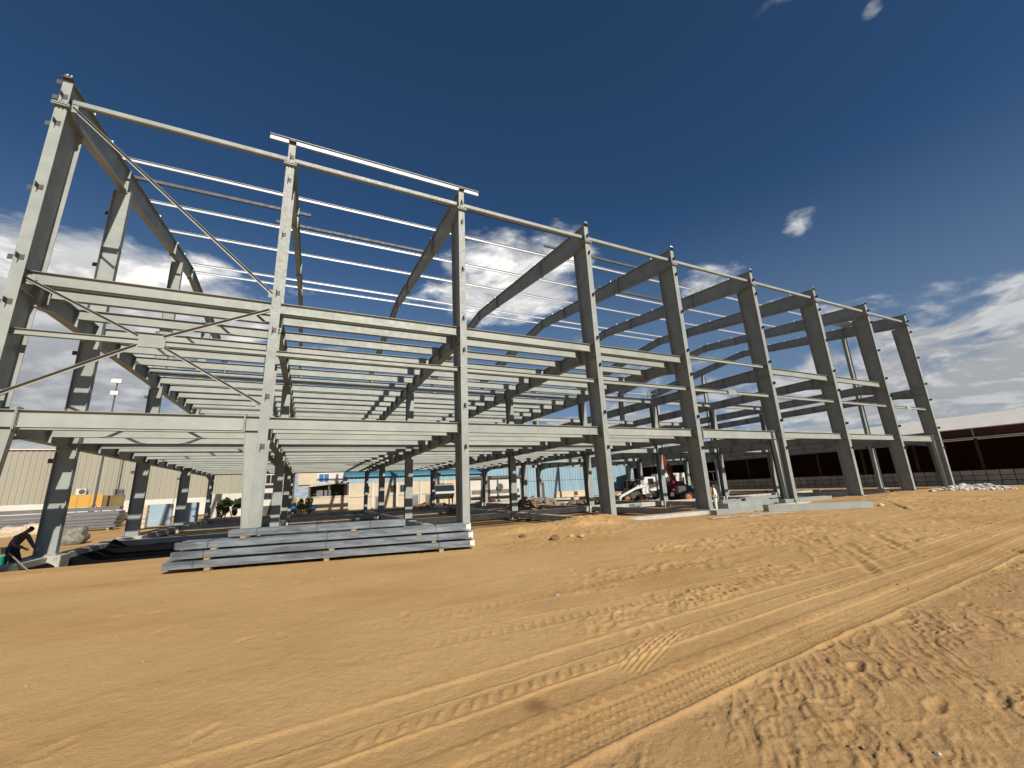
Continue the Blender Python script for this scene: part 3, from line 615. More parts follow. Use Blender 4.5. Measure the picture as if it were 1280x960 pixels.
# ------------------------------------------------------------------ rocks, rubble, gravel
def rock_mesh(name, m, r=1.0, seed=0, sub=2, flat=.7):
    bm = bmesh.new(); bmesh.ops.create_icosphere(bm, subdivisions=sub, radius=r); rs = np.random.default_rng(seed)
    dirs = rs.normal(size=(9, 3)); dirs /= np.linalg.norm(dirs, axis=1)[:, None]; offs = rs.uniform(.55, .95, 9)*r
    for v in bm.verts:
        for d, o_ in zip(dirs, offs):
            t = v.co.dot(Vector(d))
            if t > o_: v.co -= Vector(d)*(t-o_)
        v.co.z *= flat
    me_ = bpy.data.meshes.new(name); bm.to_mesh(me_); bm.free(); me_.materials.append(M[m]); return me_
for (u, v, r, m, lab) in [(694, 674, .17, 'soil', 'dark broken clod on the sand berm'), (714, 671, .12, 'clod', 'sandy lump of rubble beside the dark clod'), (726, 671, .13, 'clod', 'paler sandy clod at the end of the row of lumps'), (653, 671, .14, 'soil', 'small soil clump near the purlin stack end'),
                          (1101, 632, .15, 'whiterub', 'white stone near the end of the long pale beam'), (697, 743, .045, 'rubble', 'small dark stone alone on the smooth sand'), (968, 681, .04, 'whiterub', 'small white stone on the tracked sand'), (33, 856, .022, 'rubble', 'small brown stone on the smooth sand beside bare soil'), (1172, 941, .018, 'whiterub', 'pale pebble in the churned soil')]:
    p = at(u, v, 2, .03); o = link('rock', rock_mesh('rock', m, r, int(u)), None, (p[0], p[1], gz(p[0], p[1])+r*.25), random.uniform(0, 6)); tag(o, lab, 'rock', 'loose rocks')
def scatter(name, m, lab, cat, pts, kind='stuff'):
    base = [rock_mesh('r', m, 1.0, s_, 1, .75) for s_ in range(5)]; V = []; F = []
    for (x, y, z, r) in pts:
        b_ = random.choice(base); a_ = random.uniform(0, 6.28); ca, sa = math.cos(a_), math.sin(a_); k = len(V)
        sx_, sy_ = random.uniform(.7, 1.3), random.uniform(.7, 1.3)
        V += [(x+r*(ca*v.co.x*sx_-sa*v.co.y*sy_), y+r*(sa*v.co.x*sx_+ca*v.co.y*sy_), z+r*v.co.z) for v in b_.vertices]
        F += [tuple(i+k for i in p.vertices) for p in b_.polygons]
    mb = MB(); mb.v = V; mb.f = F; o = mb.build(name, m); tag(o, lab, cat, kind=kind); return o
pts = []
P_ = np.stack([rng.uniform(0, 40, 3600), rng.uniform(-16, 0, 3600)], 1); CL_ = fbm(P_[:, 0]*.45, P_[:, 1]*.6, 401, 3); Z_ = ground_z(P_[:, 0], P_[:, 1])
for (x, y), z, cl in zip(P_, Z_, CL_):
    d = math.hypot(x-8.4, y+16.7)
    if d < 3: continue
    r = random.choice((.004, .005, .007, .009, .014))*(1+d*.06)
    if cl > .02 or random.random() < .18: pts.append((x, y, z+r*.2, r))
scatter('gravel', 'clod', 'small pebbles and clods strewn over the sand', 'gravel', pts)
def pile(name, m, lab, cat, u, v, z, rx, ry, h, n, r, kind='stuff', rz=0):
    p = at(u, v, 2, z); pts = []
    for k in range(n):
        a_ = random.uniform(0, 6.28); q = math.sqrt(random.random()); x = q*math.cos(a_)*rx; y = q*math.sin(a_)*ry
        wx = p[0]+x*math.cos(rz)-y*math.sin(rz); wy = p[1]+x*math.sin(rz)+y*math.cos(rz)
        pts.append((wx, wy, gz(wx, wy)+h*max(0, 1-q*q)*random.uniform(.3, 1), r*random.uniform(.5, 1.5)))
    return scatter(name, m, lab, cat, pts, kind)
pile('rubble_heap', 'whiterub', 'low heap of white rubble at the foot of the end column', 'rubble', 1216, 613.5, 0, 2.6, 1.0, .35, 170, .16, rz=-.6)
pile('rubble_heap', 'whiterub', 'small grey-white rubble heap by the end gable column', 'rubble', 1113, 613, 0, 1.3, .6, .4, 70, .16, rz=-.6)
pile('rubble_heap', 'rubble', 'mixed rubble heap on the ground in the middle of the frame', 'rubble', 670, 632, -.2, 3.2, 1.6, .7, 220, .16)
pile('rubble_heap', 'soil', 'dark soil heap under the second floor bay', 'rubble', 610, 629, -.2, 2.6, 1.6, .9, 200, .17)

# ------------------------------------------------------------------ buildings around
def pxr(u0, u1, Y): return at(u0, 610, 1, Y)[0], at(u1, 610, 1, Y)[0]
def zpx(u, v, Y): return at(u, v, 1, Y)[2]
def cladding(x0, x1, z0, z1, pitch=.5, d=.05):          # ribbed sheet wall facing -Y
    mb = MB(); n = int((x1-x0)/pitch); vs = []; 
    for k in range(n+1):
        for f_, dd in ((0, 0), (.42, 0), (.5, -d), (.92, -d)):
            x = x0+(k+f_)*(x1-x0)/(n+1); vs += [(x, dd, z0), (x, dd, z1)]
    m_ = len(vs)//2
    return mb.add(vs, [(2*k, 2*k+2, 2*k+3, 2*k+1) for k in range(m_-1)])
def window(parent, x0, x1, z0, z1, y, fr='white', pane='glass'):
    t = .07
    w = MB().box(x0, x1, y-.05, y+.03, z0, z0+t).box(x0, x1, y-.05, y+.03, z1-t, z1).box(x0, x0+t, y-.05, y+.03, z0+t, z1-t).box(x1-t, x1, y-.05, y+.03, z0+t, z1-t).box((x0+x1)/2-.03, (x0+x1)/2+.03, y-.04, y+.02, z0+t, z1-t).build('window', fr, parent)
    MB().box(x0+t, x1-t, y-.02, y-.01, z0+t, z1-t).build('pane', pane, w)
def bldg(name, lab, cat='building'): return thing(name, lab, cat)
# tan clad warehouse on the left
Y = 62.0; x0, x1 = pxr(-130, 350, Y); ztop = zpx(40, 561.5, Y); zb = zpx(150, 626, Y)
o = bldg('tan_warehouse', 'long tan ribbed metal warehouse behind the left bays')
o.location = (0, Y, 0)
cladding(x0, x1, zb, ztop, .62, .08).build('wall', 'tan', o)
MB().box(x0, x1, .10, 24, -.4, ztop-.1).build('shell', 'tan', o)
MB().prism([(-.35, ztop-.02), (12, ztop+1.0), (24.4, ztop-.02), (24.4, ztop-.12), (-.35, ztop-.12)], 0, x0-.4, x1+.4).build('roof', 'roofw', o)
MB().box(x0, x1, -.14, -.085, zpx(20, 637, Y)-1.9, zb).build('plinth', 'render_w', o)
for k in range(1, 6):
    xx = x0+(x1-x0)*k/6; MB().cyl((xx, -.18, 0), (xx, -.18, ztop-.1), .06, n=8).build('downpipe', 'tan', o)
# yellow / olive hoarding, air conditioners
def panel_px(name, lab, cat, m, u0, u1, v0, v1, Y, d=.25, grp=None):
    a, b = pxr(u0, u1, Y); z1, z0 = zpx((u0+u1)/2, v0, Y), zpx((u0+u1)/2, v1, Y)
    t = thing(name, lab, cat, ((a+b)/2, Y, min(z0, 0)), 0, grp); L = b-a; zb = 0
    n = max(1, int(L/1.2))
    for k in range(n):
        MB().box(-L/2+k*L/n+.015, -L/2+(k+1)*L/n-.015, 0, d, z0-min(z0, 0), z1-min(z0, 0)).build('panel', m, t)
    for k in range(n+1):
        xx = -L/2+k*L/n; MB().box(xx-.05, xx+.05, d+.002, d+.1, -.35-min(z0, 0), z1-min(z0, 0)-.05).build('post', 'greysheet', t)
    return t
panel_px('site_hoarding', 'bright yellow sheet hoarding in front of the tan warehouse', 'hoarding', 'yellow', 84, 131, 618.5, 634, 58, .1)
panel_px('site_hoarding', 'dark olive sheet hoarding joined to the yellow one', 'hoarding', 'olive', 131.5, 157, 619, 633, 58, .1)
for u, lab in ((102, 'outdoor air conditioner on the warehouse wall above the yellow hoarding'), (148, 'outdoor air conditioner above the olive hoarding')):
    xx = at(u, 614, 1, 61.3)[0]; zz = zpx(u, 618.5, 61.3)
    t = thing('air_conditioner', lab, 'air conditioner', (xx, 61.3, zz), 0, 'air conditioners on the warehouse wall')
    MB().box(-.5, .5, -.2, .3, 0, .8).build('casing', 'greysheet' if u > 120 else 'render_w', t); MB().cyl((.12, -.201, .4), (.12, -.23, .4), .33, n=16).build('fan_grille', 'darkgrey', t)
    MB().box(-.6, .6, .3, .55, -.08, -.002).build('bracket', 'greysheet', t)
# stacked long grey sheets behind the trench
for k, (v0, v1) in enumerate([(634.5, 639.5), (641, 646), (647.5, 652.5)]):
    Y = 44-k*5.0; a, b = pxr(-60, 158-k*2, Y); z1, z0 = zpx(80, v0, Y), zpx(80, v1, Y)
    t = thing('sheet_stack', ['pack of long grey roofing sheets nearest the yellow hoarding', 'middle pack of long grey roofing sheets', 'pack of long grey roofing sheets nearest the gable columns'][k], 'sheets', (a, Y, -.48), 0, 'packs of long grey roofing sheets')
    h = z1+.48; n = 4
    for q in range(n):
        MB().box(random.uniform(0, .3), b-a-random.uniform(0, .3), 0, 1.1, .25+(h-.25)*q/n, .25+(h-.25)*(q+.8)/n).build('sheet', 'greysheet', t)
    for xx in np.linspace(.6, b-a-.6, 6): MB().box(xx-.08, xx+.08, 0.05, 1.05, 0, .245).build('bearer', 'timber', t)
# floodlight mast
Y = 52; p = at(120, 617, 1, Y); zt = zpx(150, 478, Y)
t = thing('floodlight_mast', 'slender mast with two floodlight heads beyond the left gable', 'lamp mast', (p[0], Y, -.1))
MB().cyl((0, 0, 0), (0, 0, zt+.2), .13, .07, 10).build('pole', 'darkgrey', t)
for k in range(3): a_ = k*2.1+.4; MB().beam((0, 0, 2.2), (1.1*math.cos(a_), 1.1*math.sin(a_), 0), .07, .07).build('leg', 'darkgrey', t)
for zz, w in ((zt, 1.0), (zpx(148, 493, Y), .75)):
    l_ = MB().box(-w/2, w/2, -.42, -.12, zz-.05, zz+.45).box(-.05, .05, -.12, .12, zz+.1, zz+.2).build('lamp_head', 'lamp', t)
    MB().box(-w/2+.06, w/2-.06, -.435, -.425, zz+.02, zz+.38).build('lens', 'white', l_)
# pale blue metal doors and stone pier
panel_px('metal_gate', 'pale blue sheet metal gate behind the gable columns', 'gate', 'pblue', 191, 219, 630, 657, 31, .08)
panel_px('metal_gate', 'smaller pale blue sheet gate right of the first blue gate pier', 'gate', 'pblue', 231, 251, 628, 652, 38, .08)
a, b = pxr(177, 190, 30.9); t = thing('stone_pier', 'rough stone gate pier beside the pale blue gate', 'pier', ((a+b)/2, 30.9, -.4))
zt = zpx(184, 631, 30.9)+.4
for r_ in range(5):
    for k in range(2): link('stone', bevel(MB().box(-(b-a)/2+k*(b-a)/2+.02, -(b-a)/2+(k+1)*(b-a)/2-.02, -.3+random.uniform(-.03, .03), .3, r_*zt/5+.015, (r_+1)*zt/5-.015).mesh('stone', 'cream'), .04), t)
# hedge and bush of leaf faces
def foliage(name, lab, cat, cx, cy, z0, rx, ry, h, n, leaf, m='leaf'):
    t = thing(name, lab, cat, (cx, cy, z0)); V = []; F = []
    cl = [(random.uniform(-1, 1)*rx*.8, random.uniform(-1, 1)*ry*.8, random.uniform(.25, .85)*h, random.uniform(.25, .5)) for _ in range(14)]
    for k in range(n):
        c_ = random.choice(cl); d = Vector((random.gauss(0, 1), random.gauss(0, 1), random.gauss(0, 1))).normalized()*random.uniform(.5, 1)**.5*c_[3]
        p = Vector((c_[0]+d.x*rx*.6, c_[1]+d.y*ry, max(.05, c_[2]+d.z*h*.6))); a_ = Vector((random.gauss(0, 1), random.gauss(0, 1), random.gauss(0, .6))).normalized()*leaf
        b_ = a_.orthogonal().normalized()*leaf*.5; b_.rotate(Matrix.Rotation(random.uniform(0, 6), 3, a_)); i = len(V)
        V += [p-a_, p+b_, p+a_, p-b_]; F.append((i, i+1, i+2, i+3))
    mb = MB(); mb.v = [tuple(v) for v in V]; mb.f = F; me_ = bpy.data.meshes.new('foliage'); me_.from_pydata(mb.v, [], mb.f); me_.materials.append(M[m]); fo = link('foliage', me_, t); fo['kind'] = 'stuff'
    for k in range(4): MB().cyl((random.uniform(-.5, .5)*rx, random.uniform(-.3, .3)*ry, 0), (random.uniform(-.6, .6)*rx, random.uniform(-.4, .4)*ry, h*.7), .06, .03, 6).build('stem', 'trunk', t)
a, b = pxr(271, 306, 46); foliage('hedge', 'dark green hedge below the tan warehouse', 'hedge', (a+b)/2, 46, -.5, (b-a)/2, .9, zpx(288, 623, 46)+.5, 3200, .13)
a, b = pxr(371, 393, 45.6); foliage('bush', 'scrubby green bush in front of the white yard wall', 'bush', (a+b)/2, 45.6, -.5, (b-a)/2, .8, zpx(380, 622, 45.6)+.5, 1500, .11)
# graffiti wall above the hedge
a, b = pxr(262, 306, 52); z1, z0 = zpx(285, 617, 52), zpx(285, 625, 52)
t = thing('yard_wall', 'white yard wall with black scrawled marks above the hedge', 'wall', ((a+b)/2, 52, -.48)); L = b-a
MB().box(-L/2, L/2, 0, .25, 0, z1+.48).build('wall', 'render_w', t)
for k in range(14):
    x = random.uniform(-L/2+.2, L/2-.3); z = z0+.48+random.uniform(0, (z1-z0)*.8); MB().beam((x, -.004, z), (x+random.uniform(-.3, .4), -.004, z+random.uniform(-.3, .35)), .006, .09, (0, 1, 0)).build('scrawl', 'darkgrey', t)
# white house seen between the second frame's columns
Y = 50; a, b = pxr(322, 366, Y); zt = zpx(345, 588, Y)
t = bldg('white_house', 'small white two storey house seen past the second column'); t.location = (a, Y, -.48); L = b-a
MB().box(0, L, 0, 8, 0, zt+1.0).build('wall', 'render_w', t)
MB().box(-.2, L+.2, -.3, 8.2, zt+1.0, zt+1.2).build('roof', 'conc', t)
fx = lambda u: at(u, 610, 1, Y)[0]-a; fz = lambda v: zpx(340, v, Y)+.48
window(t, fx(331), fx(344), fz(605), fz(593), 0); window(t, fx(330), fx(341), fz(624), fz(616), 0, 'darkgrey')
MB().box(fx(327), fx(346), -.5, .0, fz(607.5), fz(606)).build('ledge', 'darkgrey', t); MB().box(fx(325), fx(352), -.03, -.002, 0.02, fz(632)).build('doorway', 'darkgrey', t)
# dark open shed, cream and blue factory, blue hall
Y = 49; a, b = pxr(372, 436, Y)
t = bldg('open_shed', 'low open fronted shed with dark inside and cream upper wall'); t.location = (a, Y, -.48); L = b-a
fx = lambda u: at(u, 610, 1, Y)[0]-a; fz = lambda v: zpx(400, v, Y)+.48
MB().box(0, fx(395), 0, 6, fz(605.5), fz(586)).build('wall', 'cream', t)
MB().box(fx(395.5), L, 3.0, 6, fz(603), fz(586)).build('wall', 'render_w', t)
window(t, fx(398), fx(412), fz(602.5), fz(591), 2.95, 'white', 'bluecar')
MB().prism([(fx(386), fz(607)), (fx(395), fz(603.4)), (L, fz(602.6)), (L, fz(604)), (fx(386), fz(608.5))], 1, -1.2, 2.9).build('canopy', 'conc', t)
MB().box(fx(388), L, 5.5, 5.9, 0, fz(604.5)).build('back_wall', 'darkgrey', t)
for u in (387, 411, 434.5): MB().box(fx(u)-.12, fx(u)+.12, -1.0, -.75, 0, fz(607.5)).build('post', 'darkgrey', t)
for u in (396, 404): MB().box(fx(u), fx(u)+1.0, -.3, .3, fz(622), fz(613)).build('crate', 'greysheet', t)
a2, b2 = pxr(372, 436, 46.8); t = thing('yard_wall', 'cream yard wall in front of the dark open shed', 'wall', (a2, 46.8, -.5))
MB().box(0, b2-a2, 0, .25, 0, zpx(400, 622.5, 46.8)+.5).build('wall', 'cream', t); MB().box(-.05, b2-a2+.05, -.06, .31, zpx(400, 622.5, 46.8)+.502, zpx(400, 620.5, 46.8)+.5).build('coping', 'conc', t)
Y = 48.5; a, b = pxr(434, 604, Y)
t = bldg('cream_factory', 'cream factory with pale blue fascia behind the middle bays'); t.location = (a, Y, -.48); L = b-a
fx = lambda u: at(u, 610, 1, Y)[0]-a; fz = lambda v, u=500: zpx(u, v, Y)+.48
zf = fz(602); zr = fz(593)
MB().box(0, L, 0, 14, 0, zf).build('wall', 'cream', t); cladding(0, L, zf, zr, .5, .06).build('fascia', 'blue', t)
MB().prism([(-.5, zr-.05), (7, zr+1.5), (14.5, zr-.05), (14.5, zr-.2), (-.5, zr-.2)], 0, -.3, L+.3).build('roof', 'teal', t)
MB().box(0, L, -.08, -.002, fz(619), fz(617.5)).build('string_course', 'conc', t)
for u in (455, 488, 500, 548, 572, 590): window(t, fx(u), fx(u+7), fz(615), fz(606), -.001, 'greysheet')
for u in (470, 515, 532): MB().box(fx(u), fx(u+8), -.06, -.001, .02, fz(620)).build('door', 'greysheet', t)
for u in (436, 466, 496, 526, 556, 586): MB().box(fx(u)-.15, fx(u)+.15, -.2, -.085, 0, zf).build('pilaster', 'render_w', t)
Y = 50; a, b = pxr(604, 790, Y)
t = bldg('blue_hall', 'sky blue metal hall beyond the rubble heaps'); t.location = (a, Y, -.48); L = b-a
fx = lambda u: at(u, 610, 1, Y)[0]-a; fz = lambda v: zpx(700, v, Y)+.48
cladding(0, L, fz(600), fz(578), .6, .08).build('wall', 'blue', t); cladding(0, L, 0, fz(600.6), .6, .05).build('lower_wall', 'blue', t)
MB().box(0, L, .06, 12, 0, fz(578)-.05).build('shell', 'blue', t); MB().prism([(-.4, fz(578)), (6, fz(578)+1), (12.4, fz(578)), (12.4, fz(578)-.1), (-.4, fz(578)-.1)], 0, -.3, L+.3).build('roof', 'teal', t)
MB().box(fx(692), fx(738), -.25, -.1, fz(622), fz(614)).build('panel_band', 'cream', t)
for u in (716, 733): MB().box(fx(u), fx(u+4.5), -.32, -.255, fz(620), fz(615)).build('vent', 'darkgrey', t)
MB().box(fx(672), fx(680), -.14, -.09, fz(622), fz(602)).build('doorway', 'darkgrey', t)
for u in (704, 715): MB().box(fx(u)-.1, fx(u)+.1, -.9, -.7, 0, fz(621)).build('post', 'darkgrey', t)
MB().box(fx(686), fx(745), -.95, -.65, fz(627), fz(625.8)).build('rail', 'pblue', t)
# low white workshop with banded openings between
Y = 53; a, b = pxr(586, 648, Y); t = bldg('white_workshop', 'low white workshop with dark banded openings behind the third frame'); t.location = (a, Y-6, -.48)
Y = 47; fx = lambda u: at(u, 610, 1, Y)[0]-a; fz = lambda v: zpx(615, v, Y)+.48; xa, xb = fx(588), fx(650)
MB().box(xa, xb, 0, 1.6, 0, fz(598)).build('wall', 'render_w', t); MB().box(xa-.2, xb+.2, -.4, 1.8, fz(598)+.002, fz(595)).build('roof', 'darkgrey', t)
for v0, v1 in ((624, 621.5), (617, 612)): MB().box(xa+.2, xb-.2, -.05, -.002, fz(v0), fz(v1)).build('opening', 'greysheet', t)
for u in (602, 622, 638): MB().box(fx(u)-.08, fx(u)+.08, -.3, -.06, 0, fz(598)-.01).build('post', 'greysheet', t)
MB().cyl((fx(624), -.34, fz(609)), (fx(624), -.42, fz(609)), .55, n=18).build('dish', 'darkgrey', t)

# ------------------------------------------------------------------ open shed on the right
XS = 64.0
t = thing('long_open_shed', 'long dark open shed with pale roof beyond the end frame', 'shed', (XS, 0, 0))
ya, yb = -45.0, 46.0
ze, zr = 5.17, 7.3
MB().prism([(-.25, ze), (11, zr), (22.3, ze), (22.3, ze-.08), (11, zr-.10), (-.25, ze-.08)], 1, ya, yb).build('roof', 'roofw', t)
MB().box(.02, .24, ya, yb, 4.32, ze-.12).build('brick_band', 'brick', t)
MB().prism([(-1.3, 4.18), (.0, 4.36), (.0, 4.30), (-1.3, 4.12)], 1, ya, yb).build('lean_to_roof', 'greysheet', t)
MB().box(21.6, 21.9, ya, yb, -.4, ze-.12).build('back_wall', 'brick', t)
MB().box(.3, 21.5, yb-.3, yb, -.4, ze-.1).build('end_wall', 'brick', t)
for y in np.arange(-42, 46, 4.6):
    MB().box(.02, .22, y-.10, y+.10, -.4, 4.31).build('post', 'rust', t)
    MB().box(-.04, .012, y-.06, y+.06, 4.33, ze-.13).build('upper_post', 'conc', t)
    MB().beam((.12, y, 4.9), (11, y, zr-.3), .14, .2).build('rafter', 'rust', t)
BLK = [bevel(MB().box(0, .16, 0, .80, 0, .42).mesh('block', 'block'), .02) for _ in range(2)]
for r_ in range(3):
    for k, y in enumerate(np.arange(-17, 33, .86)): link('block', BLK[k % 2], t, (-.16-random.uniform(0, .02), y+.43*(r_ % 2)*.0, -.05+.47*r_))
MB().box(-.11, -.02, -45, 46, -.4, 1.33).build('wall_core', 'darkgrey', t)

# ------------------------------------------------------------------ vehicles
def wheel(parent, x, y, z, r, w, rim='orange'):
    n = 20; tm = MB(); pr_ = [(r*.58, -w/2), (r*.92, -w/2), (r, -w*.32), (r, w*.32), (r*.92, w/2), (r*.58, w/2)]
    vs = [(c[0]*math.cos(2*math.pi*k/n), c[1], c[0]*math.sin(2*math.pi*k/n)) for k in range(n) for c in pr_]; m_ = len(pr_)
    tm.add(vs, [(k*m_+j, k*m_+(j+1) % m_, ((k+1) % n)*m_+(j+1) % m_, ((k+1) % n)*m_+j) for k in range(n) for j in range(m_)])
    for k in range(n): 
        a_ = 2*math.pi*k/n; tm.beam((r*.99*math.cos(a_), -w*.4, r*.99*math.sin(a_)), (r*.99*math.cos(a_+.12), w*.4, r*.99*math.sin(a_+.12)), .04, .03)
    o_ = tm.build('wheel', 'black', parent, (x, y, z)); MB().cyl((0, -w*.36, 0), (0, w*.36, 0), r*.58, n=16).cyl((0, -w*.42, 0), (0, w*.42, 0), r*.2, n=10).build('rim', rim, o_); return o_
IMG_R = math.atan2(RR[1], RR[0])
# skid steer, facing image-left
p = at(791, 626, 2, -.3)
t = thing('skid_steer_loader', 'white and black skid steer loader with orange wheel rims inside the frame', 'loader', (p[0], p[1], gz(p[0], p[1])), IMG_R+math.pi)
s_ = 1.15
for x in (.62, -.62):
    for y in (.72, -.72): wheel(t, x*s_, y*s_, .40*s_, .40*s_, .28*s_)
bevel(MB().box(-1.15*s_, .85*s_, -.52*s_, .52*s_, .32*s_, .95*s_).build('body', 'darkgrey', t).data, .04)
bevel(MB().prism([(-1.45*s_, .45*s_), (-.75*s_, .45*s_), (-.75*s_, 1.45*s_), (-1.25*s_, 1.45*s_)], 1, -.78*s_, .78*s_).build('engine_cover', 'white', t).data, .05)
cb = MB()
for x in (-.65, .55):
    for y in (-.48, .48): cb.beam((x*s_, y*s_, .95*s_), ((x*.9)*s_, y*s_, 2.0*s_), .09, .09)
cb.box(-.72*s_, .62*s_, -.54*s_, .54*s_, 2.0*s_, 2.08*s_); c_ = cb.build('cab', 'black', t)
MB().box(-.6*s_, .5*s_, -.47*s_, -.45*s_, 1.0*s_, 1.95*s_).build('side_screen', 'glass', c_)
MB().box(-.3*s_, .1*s_, -.25*s_, .25*s_, .96*s_, 1.1*s_).box(-.35*s_, -.25*s_, -.25*s_, .25*s_, 1.1*s_, 1.6*s_).build('seat', 'black', c_)
for y in (-.86, .80):
    am = MB()
    for a_, b_ in (((-1.3, 1.5), (-.2, 1.30)), ((-.2, 1.30), (1.25, .62)), ((1.25, .62), (1.45, .25)), ((-1.3, 1.5), (-1.1, .9))):
        am.beam((a_[0]*s_, y*s_, a_[1]*s_), (b_[0]*s_, y*s_, b_[1]*s_), .09*s_, .2*s_)
    am.build('lift_arm', 'white', t)
MB().prism([(1.4*s_, .08*s_), (2.2*s_, .06*s_), (2.22*s_, .1*s_), (1.6*s_, .14*s_), (1.5*s_, .7*s_), (1.4*s_, .7*s_)], 1, -.9*s_, .9*s_).build('bucket', 'darkgrey', t)
# red boom machine behind the column
p = at(840, 624, 2, -.3); a_r = IMG_R
t = thing('boom_lift', 'red boom lift with its arm raised through the floor frame', 'boom lift', (p[0], p[1], gz(p[0], p[1])), a_r)
for x in (-1.2, 1.0):
    for y in (-.95, .95): wheel(t, x, y, .52, .52, .36, 'cream')
bevel(MB().box(-1.8, 1.7, -.62, .62, .45, .95).build('chassis', 'darkgrey', t).data, .05)
bevel(MB().prism([(-.9, .97), (1.3, .97), (1.5, 1.5), (1.1, 2.0), (-.2, 2.1), (-.8, 1.7)], 1, -.8, .8).build('turret', 'red', t).data, .08)
dv = ray(827, 568); Yp = p[1]; q1 = at(826.5, 569, 1, Yp); q2 = at(818, 499, 1, Yp+.2)
loc = lambda q: Vector(((q[0]-p[0])*math.cos(a_r)+(q[1]-p[1])*math.sin(a_r), -(q[0]-p[0])*math.sin(a_r)+(q[1]-p[1])*math.cos(a_r), q[2]-gz(p[0], p[1])))
b1, b2 = loc(q1), loc(q2)
MB().beam((.5, 0, 1.9), b1, .42, .5, (0, 1, 0)).build('lower_boom', 'red', t); MB().beam(b1-Vector((0, 0, .3)), b2, .34, .36, (0, 1, 0)).build('upper_boom', 'red', t)
MB().cyl((.9, .3, 1.6), tuple((Vector((.5, .3, 1.9))+b1)/2), .08, n=10).build('ram', 'boltw', t)
bk = MB()
for z in (0, .5, 1.05):
    bk.box(b2.x-.6, b2.x+.6, b2.y-.42, b2.y-.38, b2.z+z, b2.z+z+.05).box(b2.x-.6, b2.x+.6, b2.y+.38, b2.y+.42, b2.z+z, b2.z+z+.05)
for x in (-.6, .56):
    for y in (-.42, .38): bk.box(b2.x+x, b2.x+x+.04, b2.y+y, b2.y+y+.04, b2.z+.002, b2.z+1.1)
bk.build('basket', 'darkgrey', t)
# dark tractor beyond, white truck
p = at(872, 624, 2, -.3); t = thing('tractor', 'dark tractor parked beside the red boom lift', 'tractor', (p[0], p[1], gz(p[0], p[1])), IMG_R)
for x, r in ((-1.2, .5), (1.1, .85)):
    for y in (-.85, .85): wheel(t, x, y, r, r, .4, 'orange')
bevel(MB().box(-2.0, .5, -.42, .42, .75, 1.55).build('bonnet', 'darkgrey', t).data, .06); bevel(MB().box(.2, 1.7, -.7, .7, .9, 1.5).build('platform', 'black', t).data, .05)
cb = MB()
for x in (.35, 1.6):
    for y in (-.65, .65): cb.beam((x, y, 1.5), (x, y, 2.75), .08, .08)
cb.box(.2, 1.8, -.8, .8, 2.75, 2.86); cb.build('cab', 'black', t)
MB().box(1.2, 1.35, -.3, .3, 1.51, 2.1).build('seat', 'black', t); MB().cyl((-1.0, .25, 1.5), (-1.0, .25, 2.4), .05, n=8).build('exhaust', 'darkgrey', t)
p = at(812, 619, 2, -.3); t = thing('white_truck', 'white truck parked behind the skid steer loader', 'truck', (p[0], p[1], gz(p[0], p[1])), IMG_R)
bevel(MB().prism([(-1.3, .75), (.75, .75), (.75, 2.75), (-.75, 2.75), (-1.2, 1.75)], 1, -1.1, 1.1).build('cab', 'white', t).data, .06)
MB().box(-.35, .45, -1.12, -1.102, 1.75, 2.5).build('side_window', 'glass', t); MB().prism([(-1.19, 1.8), (-.8, 2.62), (-.82, 2.63), (-1.21, 1.81)], 1, -.95, .95).build('windscreen', 'glass', t)
bevel(MB().box(1.0, 5.6, -1.2, 1.2, .95, 3.1).build('cargo_box', 'white', t).data, .04); MB().box(-1.2, 5.5, -.45, .45, .6, .748).build('chassis', 'darkgrey', t)
for x in (-.4, 3.4, 4.6):
    for y in (-.95, .95): wheel(t, x, y, .5, .5, .32, 'greysheet')
for y in (-.8, .8): MB().box(-1.34, -1.30, y-.14, y+.14, .95, 1.15).build('headlight', 'white', t)
# white storage tank behind the third column
p = at(557, 632, 2, -.3); p = at(557, 632, 1, 34.6); t = thing('water_tank', 'white horizontal water tank on a frame behind the back row', 'tank', (p[0], 36.0, -.45))
MB().cyl((-1.1, 0, 2.0), (1.3, 0, 2.0), .95, n=20).build('tank', 'white', t, smooth=False)
for x in (-.9, 1.1):
    for y in (-.7, .7): MB().box(x-.07, x+.07, y-.07, y+.07, 0, 1.6).build('leg', 'greysheet', t)
# car under blue cover
p = at(379, 620, 1, 47.5); t = thing('parked_car', 'blue car parked by the green bush', 'car', (p[0], 47.9, -.48), IMG_R)
bevel(MB().prism([(-2.0, .35), (2.0, .35), (2.05, .85), (1.3, .95), (.8, 1.45), (-.9, 1.45), (-1.6, .95), (-2.0, .85)], 1, -.8, .8).build('body', 'bluecar', t).data, .08)
MB().prism([(1.15, .97), (.74, 1.38), (-.85, 1.38), (-1.4, .97)], 1, -.82, .82).build('windows', 'glass', t)
for x in (-1.25, 1.25):
    for y in (-.75, .75): wheel(t, x, y, .32, .32, .2, 'greysheet')

